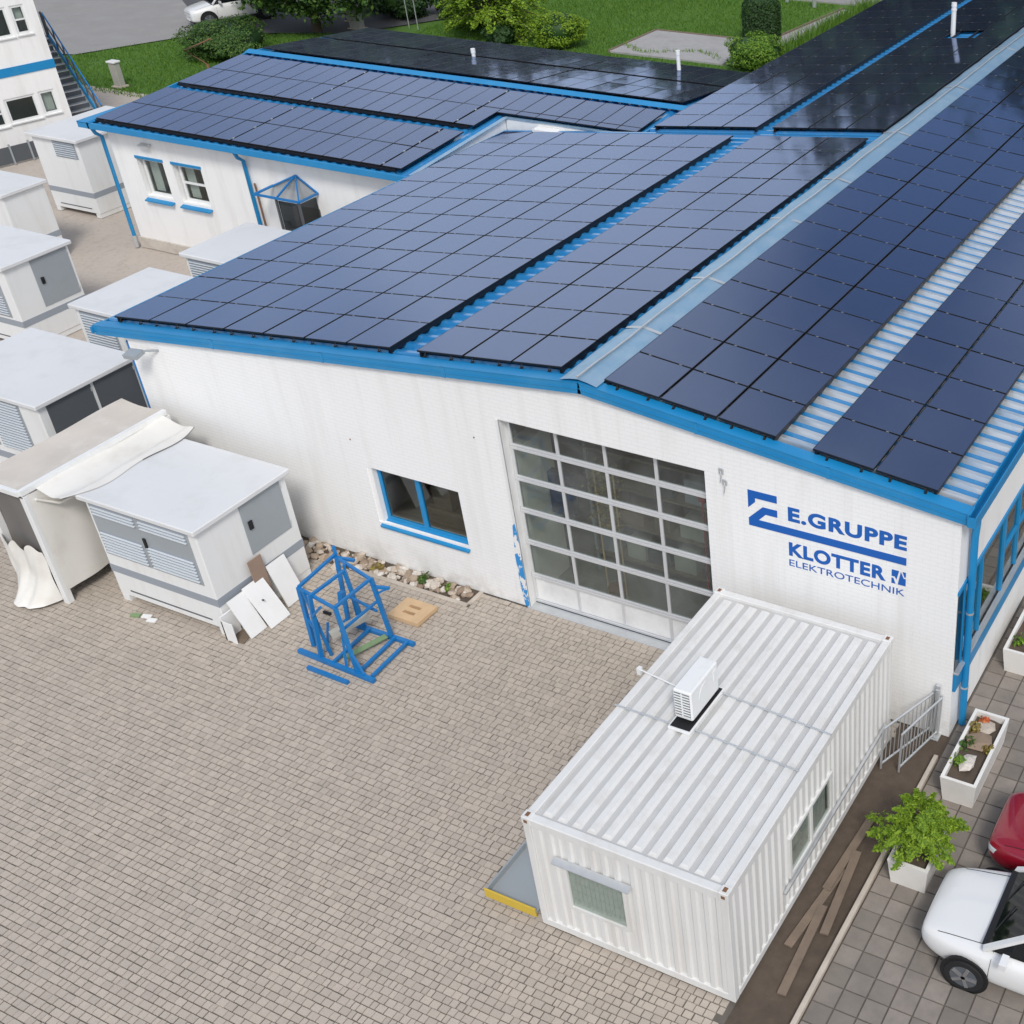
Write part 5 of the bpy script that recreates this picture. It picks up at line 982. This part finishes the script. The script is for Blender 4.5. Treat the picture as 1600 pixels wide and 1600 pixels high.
    for s_ in (-1, 1):
        seam('hood_seam', [hit((x_, s_ * hw * (.68 + .06 * x_ / hood), 3), (0, 0, -1), .001) for x_ in np.linspace(.3, hood, 9)])
        patch('headlight', lambda u, v, s_=s_: ((-1, s_ * hw * (.46 + .3 * u), (.5 + .1 * v + .03 * u) * (1.22 if suv else 1)), (1, 0, 0)), 'lamp_lens')
        for xd in (hood + .12, hood + 1.2, L - .98): seam('door_seam', [hit((xd + .05 * (zz_ - .6), s_ * 3, zz_), (0, -s_, 0), .001) for zz_ in np.linspace(.32, belt * .93, 8)], .005)
        for xd in (hood + 1.0, hood + 1.95):
            p_ = hit((xd, s_ * 3, belt * .82), (0, -s_, 0), .012)
            if p_ is not None: mb = MB(); mb.obox(p_, (.1, 0, 0), (0, .015, 0), (0, 0, .016)); part(e, 'door_handle', paint_, mb)
    seam('hood_seam', [hit((-1 + .0, y_, .62 * (1.2 if suv else 1)), (1, 0, 0), .001) for y_ in np.linspace(-hw * .5, hw * .5, 9)])
    p_ = hit((-1, 0, .42), (1, 0, 0), .01)
    if p_ is not None: mb = MB(); mb.obox(p_, (.008, 0, 0), (0, .26, 0), (0, 0, .055)); part(e, 'number_plate', 'board_white', mb)
    mb = MB(); mb.obox((hood + .02, 0, belt * .99 + .015), (.07, 0, .0), (0, hw * .8, 0), (0, 0, .012)); part(e, 'cowl', 'black', mb)
    for y_ in (-.45, .15): mb = MB(); a_ = Vector((hood + .06, y_, belt + .03)); mb.bar(a_, a_ + Vector((.16, .42, .14)), .02, .015); part(e, 'wiper', 'black', mb)
    for s_ in (-1, 1):
        mb = MB(); mb.obox((L - .06, s_ * hw * .62, .78), (.05, 0, 0), (0, .14, 0), (0, 0, .09)); part(e, 'tail_light', 'tail_red', mb)
        mb = MB(); mb.obox((hood + .35, s_ * (hw + .06), belt + .08), (.05, 0, 0), (0, .1, 0), (0, 0, .06)); part(e, 'mirror', paint_, mb)
    mb = MB(); mb.obox((.045, 0, .52 if not suv else .66), (.03, 0, 0), (0, hw * .42, 0), (.01, 0, .1 if suv else .06)); part(e, 'grille', 'dark_metal', mb)
    mb = MB(); mb.obox((.1, 0, .33), (.03, 0, 0), (0, hw * .6, 0), (0, 0, .06)); part(e, 'lower_grille', 'black', mb)
    e.location = loc; e.rotation_euler = (0, 0, yaw); return e
car('parked_car', 'red car parked with its nose to the planters', (1.55, -2.0, 0), 0, 'car_red', Wd=1.76, group='cars parked on the east side')
car('parked_car', 'white car parked nearest in the lower right corner', (1.16, -3.93, 0), 0, 'car_white', Wd=1.8, group='cars parked on the east side')
d_ = Vector((1.2, 2.55, 0)).normalized(); nose = Vector((-55.45, 33.75, 0.03)) + Vector((-d_.y, d_.x, 0)) * .75
car('parked_car', 'white off-road car half hidden by the tree beyond the side building', tuple(nose), math.atan2(d_.y, d_.x), 'car_white', 4.7, 1.95, 1.85, 1.2, 'cars on the far road', suv=True)
car('parked_car', 'dark car cut off by the upper picture edge on the far road', (-64.6, 40.6, .09), math.atan2(d_.y, d_.x), 'car_dark', 4.4, 1.8, 1.5, 1.05, 'cars on the far road')

# ---------------------------------------------------------------- office block with outside stair (upper left)
off = thing('office_block', 'two storey white office block with a blue storey band at the upper left', 'building', (-46, 15, 0))
TH = R(75); dU = Vector((math.cos(TH), math.sin(TH), 0)); dN = Vector((dU.y, -dU.x, 0)); OC = Vector((-44.9, 18.0, 0))
def OP3(u, w_, z): return OC + dU * u + dN * w_ + Vector((0, 0, z))        # u along the front (0 at the stair corner, negative to the left), w out of the front
def obx(mb, u0, u1, w0, w1, z0, z1): return mb.add([OP3(u, w_, z) for z in (z0, z1) for w_ in (w0, w1) for u in (u0, u1)], [(0, 1, 3, 2), (4, 6, 7, 5), (0, 4, 5, 1), (2, 3, 7, 6), (0, 2, 6, 4), (1, 5, 7, 3)])
wins = [(-.98, -.36, 1.3, 2.22, 1), (-2.3, -1.12, 1.25, 2.2, 0), (-3.5, -2.42, 1.2, 2.2, 2), (-5.2, -3.7, 1.2, 2.2, 0), (-.95, -.42, 4.42, 5.5, 2), (-2.2, -1.1, 4.4, 5.5, 0), (-3.9, -2.4, 4.4, 5.5, 0)]
us = sorted({-9., 0.} | {w_[0] for w_ in wins} | {w_[1] for w_ in wins}); wm = MB()
for a_, b_ in zip(us[:-1], us[1:]):
    z = 0.
    for h0, h1 in sorted({(w_[2], w_[3]) for w_ in wins if w_[0] <= a_ + 1e-6 and w_[1] >= b_ - 1e-6}): obx(wm, a_, b_, -.25, 0, z, h0); z = h1
    obx(wm, a_, b_, -.25, 0, z, 6.6)
obx(wm, -.25, 0., -9, -.25, 0, 6.6); obx(wm, -9., -8.75, -9, -.25, 0, 6.6); part(off, 'wall', 'white_render', wm)
mb = MB(); obx(mb, -9.2, .2, -9.2, .2, 6.6, 6.8); part(off, 'roof', 'grey_metal', mb); mb = MB(); obx(mb, -9, .01, .001, .03, 3.0, 3.33); part(off, 'storey_band', 'blue_paint', mb); mb = MB(); obx(mb, -8.7, -.3, -1.6, -1.5, .1, 6.5); part(off, 'inner_wall', 'inside_wall', mb)
for u0, u1, z0, z1, kd in wins:
    fb = MB(); t_ = .09
    for q in ((u0, u1, z0, z0 + t_), (u0, u1, z1 - t_, z1), (u0, u0 + t_, z0 + t_, z1 - t_), (u1 - t_, u1, z0 + t_, z1 - t_)): obx(fb, q[0], q[1], -.1, -.03, q[2], q[3])
    if kd == 2: obx(fb, u0 + t_, u1 - t_, -.1, -.04, (z0 + z1) / 2 - .03, (z0 + z1) / 2 + .03)
    o = part(off, 'window', 'white_metal', fb); mb = MB(); obx(mb, u0 + t_, u1 - t_, -.07, -.06, z0 + t_, z1 - t_); part(o, 'pane', 'clear_glass', mb)
    mb = MB(); obx(mb, u0 - .04, u1 + .04, -.02, .07, z0 - .05, z0 - .005); part(o, 'sill', 'white_metal', mb)
    if kd: mb = MB(); obx(mb, u0 + t_, u1 - t_, -.2, -.19, z0 + t_ + (0 if kd == 1 else .45), z1 - t_); part(o, 'blind', 'blind', mb)
stair = thing('outside_stair', 'dark steel outside stair with blue stringers beside the office block', 'stair', tuple(OP3(.8, -1, 0)))
nS = 15; run, rise = 2.9, 3.2; w_off = -.45
for k in range(nS):
    z = .2 + rise * k / (nS - 1); w_ = w_off - run * k / (nS - 1); mb = MB(); obx(mb, .12, 1.28, w_ - .2, w_ + .04, z - .04, z); part(stair, 'tread', 'galvanised', mb)
    mb = MB(); obx(mb, .14, 1.26, w_ - .2, w_ - .19, z, z + .17); part(stair, 'riser', 'dark_metal', mb)
for u, mat in ((.08, 'dark_metal'), (1.34, 'blue_paint')):
    mb = MB(); mb.bar(OP3(u, w_off + .25, .0), OP3(u, w_off - run - .1, rise + .25), .05, .26); part(stair, 'stringer', mat, mb)
mb = MB(); obx(mb, .05, 1.4, w_off - run - 1.6, w_off - run - .2, rise + .16, rise + .2); part(stair, 'landing', 'dark_metal', mb)
for q in np.linspace(0, 1, 7):
    a_ = OP3(1.34, w_off + .2 - (run + .2) * q, .1 + (rise + .1) * q); mb = MB(); mb.bar(a_, a_ + Vector((0, 0, 1.0)), .04); part(stair, 'rail_post', 'dark_metal', mb)
for dz in (.55, 1.05): mb = MB(); mb.bar(OP3(1.34, w_off + .2, .1 + dz - .05), OP3(1.34, w_off - run, rise + .15 + dz), .045); part(stair, 'handrail', 'dark_metal' if dz < 1 else 'blue_steel', mb)
for u in (.06, 1.38):
    for w_ in (-1.5, -.3): mb = MB(); mb.bar(OP3(u, w_off - run + w_, 0), OP3(u, w_off - run + w_, rise + 1.2), .06); part(stair, 'landing_post', 'dark_metal', mb)
fe = thing('dark_fence', 'low dark panel fence in front of the office block', 'fence', tuple(OP3(-3, 1.1, 0)))
for k in range(9): mb = MB(); u = -6.6 + k * .72; obx(mb, u, u + .68, 1.0, 1.03, .08, .72); part(fe, 'fence_panel', 'dark_metal', mb); mb = MB(); obx(mb, u - .03, u + .03, .97, 1.06, 0, .8); part(fe, 'fence_post', 'grey_metal', mb)

# ---------------------------------------------------------------- lawn furniture and planting behind
def pillar(label, x, y, h, w_, d_):
    o = thing('utility_pillar', label, 'pillar', (x, y, 0), 'grey utility pillars on the lawn'); mb = MB(); mb.box(x - w_ / 2, x + w_ / 2, y - d_ / 2, y + d_ / 2, 0, h, c=.015); part(o, 'casing', 'grey_plank', mb)
    mb = MB(); mb.box(x - w_ / 2 - .05, x + w_ / 2 + .05, y - d_ / 2 - .05, y + d_ / 2 + .05, h, h + .09, c=.02); part(o, 'cap', 'white_metal', mb); mb = MB(); mb.box(x - w_ / 2 - .1, x + w_ / 2 + .1, y - d_ / 2 - .1, y + d_ / 2 + .1, -.02, .06, c=.01); part(o, 'foot', 'stone', mb)
pillar('grey pillar standing alone on the lawn near the outside stair', -50.1, 24.4, 1.1, .42, .3); pillar('taller grey pillar in front of the dark hedge', -47.4, 37.4, 1.15, .7, .4); pillar('small grey pillar beside the tree trunk', -48.9, 38.6, .9, .42, .3)
sg = thing('lawn_sign', 'dark board on two thin posts behind the side building roof', 'sign', (-44.5, 38.5, 0))
for x in (-44.8, -44.2): mb = MB(); mb.tube([(x, 38.5, 0), (x, 38.5, 1.6)], .03, 7); part(sg, 'post', 'galvanised', mb)
mb = MB(); mb.box(-44.9, -44.1, 38.47, 38.53, 1.5, 2.0, c=.01); part(sg, 'board', 'rust', mb)
struct('gravel_bed', 'gravel_grey', MB().box(-32.0, -25.6, 38.4, 42.9, -.03, .07)); 
mb = MB(); mb.box(-32.1, -32.0, 38.4, 43.0, -.02, .12).box(-32.1, -25.4, 42.9, 43.0, -.02, .12); struct('timber_edging', 'wood_old', mb)
struct('garden_path', 'gravel_grey', MB().add([(-25.4, 38.4, .075), (-24.1, 38.4, .075), (-24.0, 50.8, .075), (-24.75, 50.8, .075), (-25.4, 43.2, .075)], [(0, 1, 2, 3, 4)]))
mb = MB(); mb.bar((-25.45, 43.2, .08), (-24.8, 51, .08), .1, .14); struct('path_edging', 'wood_old', mb)
def bush(name, label, c, r, n, mat, size, seed, cat='bush', shape='blob', group=None):
    rng = np.random.default_rng(seed); e = thing(name, label, cat, c, group)
    if shape == 'cyl':
        th = rng.uniform(0, 6.283, n); z = rng.uniform(.02, 1, n); top = rng.random(n) < .22; rad = np.where(top, np.sqrt(rng.random(n)), rng.uniform(.86, 1.02, n)); z = np.where(top, rng.uniform(.93, 1.02, n), z); k = np.clip((z - .8) / .2, 0, 1); rad = rad * (1 - .22 * k ** 2)
        P = np.stack([rad * np.cos(th) * r[0], rad * np.sin(th) * r[1], z * r[2] * 2], 1); o_ = np.stack([np.cos(th), np.sin(th), np.where(top, 2, 0.2)], 1)
    else:
        P, o_ = blob_points((0, 0, r[2] * .92), r, n, rng, 40, .34)
    V, F = leaves(P + np.array(c), size, rng, outward=o_); npmesh('foliage', V, F, mat, e)
    core = MB(); cr = [x * .72 for x in r]; core.grid(lambda u, v: (c[0] + cr[0] * math.sin(math.pi * v) * math.cos(6.2832 * u), c[1] + cr[1] * math.sin(math.pi * v) * math.sin(6.2832 * u), c[2] + r[2] * .95 + cr[2] * math.cos(math.pi * v)), 16, 10); part(e, 'inner_twigs', 'leaf_dark', core)
    mb = MB(); mb.tube([c, (c[0], c[1], c[2] + r[2])], .08, 6); part(e, 'stem', 'bark', mb); return e
bush('clipped_hedge', 'tall clipped round-topped conifer column on the lawn', (-26.0, 43.4, 0), (.98, .98, 1.02), 9000, 'leaf_dark', .07, 31, 'topiary', 'cyl')
bush('round_bush', 'round lime green bush behind the side building ridge', (-34.9, 38.3, 0), (1.55, 1.4, 1.0), 14000, 'leaf_lime', .07, 32)
bush('low_bush', 'bright green bush where the two roofs meet', (-23.9, 38.6, 0), (1.75, 1.5, .85), 14000, 'leaf_bright', .07, 33)
bush('dark_hedge', 'dark green hedge mound beside the far parking lane', (-49.6, 30.6, -.1), (2.7, 2.3, 1.0), 20000, 'leaf_green', .07, 34)
for k, (x, y, r_) in enumerate(((-46.6, 40.5, 1.6), (-44.0, 42.0, 1.7), (-41.4, 41.0, 1.4), (-49.0, 41.5, 1.6), (-38.0, 37.4, .9))):
    bush('dark_shrub', ['dark shrub behind the taller grey pillar', 'dark shrub behind the board on two posts', 'dark shrub left of the lime conifer', 'dark shrub left of the pillars behind the tree', 'dark low shrub between the lime conifer and the round bush'][k], (x, y, 0), (r_, r_, r_ * .62), 3800, 'leaf_dark', .12, 40 + k, group='dark shrubs behind the side building')
spray_shrub('lime_conifer', 'lime yellow conifer with drooping branches behind the side building', (-39.4, 39.0, 0), 5.2, 3.3, 80, 'leaf_lime', 51, .085, 300, .62, start=.05, cat='tree')
def tree(label, base, h, crown, n, mat, size, seed, group=None, nb=9, cz=.62, fz=.38):
    rng = np.random.default_rng(seed); e = thing('broadleaf_tree', label, 'tree', base, group); tm = MB(); b0 = Vector(base); fork = b0 + Vector((.1, .05, h * fz))
    tm.tube([b0, b0 + Vector((.05, 0, h * .2)), fork], [h * .045, h * .036, h * .03], 10); tips = []
    cc = np.array(base) + np.array([0, 0, h * cz])
    for k in range(nb):
        u = rng.normal(size=3); u[2] = abs(u[2]) * .8 - .15; u /= np.linalg.norm(u); tip = cc + u * np.array(crown) * rng.uniform(.5, .8); mid = (np.array(fork) + tip) / 2 + np.array([0, 0, .2]); tm.tube([fork, tuple(mid), tuple(tip)], [h * .02, h * .012, h * .004], 6); tips.append(tip)
    P = []; O_ = []
    for q in range(n // 60):
        base_t = tips[rng.integers(0, nb)] if rng.random() < .5 else cc + (lambda v_: v_ / np.linalg.norm(v_))(rng.normal(size=3)) * np.array(crown) * rng.uniform(.55, .98); s_ = rng.uniform(.25, .5) * min(crown) * .55
        d_ = rng.normal(size=(60, 3)); P.append(base_t + d_ * s_ * np.array([.6, .6, .42])); O_.append(d_ * .4 + np.array([0, 0, .5]))
    P = np.concatenate(P); V, F = leaves(P, size, rng, outward=np.concatenate(O_)); part(e, 'trunk', 'bark', tm); npmesh('crown', V, F, mat, e); return e
tree('broadleaf tree overhanging the white off-road car at the upper edge', (-48.9, 36.0, 0), 6.0, (5.3, 3.4, 2.4), 28000, 'leaf_green', .16, 61, None, 12, .52, .24)
# wood beyond the picture, seen only as the dark reflection in the rear panels
belt = []; bo = []
rngb = np.random.default_rng(77)
for k in range(90):
    a_ = R(-78 + 150 * k / 89 + rngb.uniform(-1, 1)); dist = rngb.uniform(84, 98) if math.degrees(a_) < -12 else rngb.uniform(70, 82); c_ = np.array([-15 + dist * math.sin(a_), 8 + dist * math.cos(a_), 0]); hh = rngb.uniform(14, 16.5) if math.degrees(a_) < -24 else rngb.uniform(24, 31); P, o_ = blob_points(c_ + np.array([0, 0, hh * .52]), (hh * .34, hh * .34, hh * .5), 900, rngb, 16, .45); belt.append(P); bo.append(o_)
V, F = leaves(np.concatenate(belt), 1.3, rngb, outward=np.concatenate(bo)); o = npmesh('far_wood', V, F, 'leaf_dark'); o['kind'] = 'stuff'
# grass: short blades over the lawn in view and tall grass along the hall's far eaves
def blades(n, rx, ry, h, wd, seed, name, mat='grass_blade', reject=None):
    rng = np.random.default_rng(seed); x = rng.uniform(*rx, n); y = rng.uniform(*ry, n)
    if reject is not None: k = ~reject(x, y); x, y = x[k], y[k]; n = len(x)
    th = rng.uniform(0, 6.283, n); hh = h * rng.uniform(.5, 1.3, n); lean = rng.normal(0, .4, (n, 2)) * hh[:, None]; z0 = np.zeros(n) - .02
    V = np.stack([np.stack([x - np.cos(th) * wd, y - np.sin(th) * wd, z0], 1), np.stack([x + np.cos(th) * wd, y + np.sin(th) * wd, z0], 1), np.stack([x + lean[:, 0], y + lean[:, 1], hh], 1)], 1).reshape(-1, 3)
    o = npmesh(name, V, np.arange(3 * n).reshape(-1, 3), mat, tri=True); o['kind'] = 'stuff'; return o
def nolawn(x, y):
    bedm = (x > -32.1) & (x < -25.3) & (y > 38.3) & (y < 43); path = (x > -25.5) & (x < -24) & (y > 38); rd = (y > 52); s1 = (33.6 - 27.6) / (-54.3 + 57.2)
    road_ = (x < -54.3) & (y > 27.6 + (x + 57.2) * s1) | (x < -57.2) & (y > 27.6 + (x + 57.2) * .19); lane = (x > -54.6) & (x < -44) & (y > 33.4 + (x + 54.6) * .4) | (x <= -54.3) & (y > 33.6); return bedm | path | rd | road_ | lane
blades(150000, (-62, -20), (23.4, 52), .1, .02, 91, 'lawn_grass', reject=nolawn)
blades(5000, (-24.0, -21.5), (38, 52), .75, .03, 92, 'tall_grass'); blades(1500, (-32, -26), (38.5, 40.6), .22, .03, 93, 'bed_weeds', 'leaf_bright', reject=lambda x, y: np.abs(np.sin(x * 1.3) * .5 + 39.4 - y) > .22)
for k, (x, y) in enumerate(((-26.6, 51.0), (-28.6, 51.6))):
    mb = MB(); mb.tube([(x, y, 0), (x, y, .9)], .12, 10).tube([(x, y, .9), (x, y, 1.0)], [.15, .1], 10); single('road_bollard', 'galvanised', mb, (x, y, 0), ['grey bollard at the far road edge nearer the hall roof', 'grey bollard at the far road edge beside the topiary'][k], 'bollard', 'bollards along the far road')
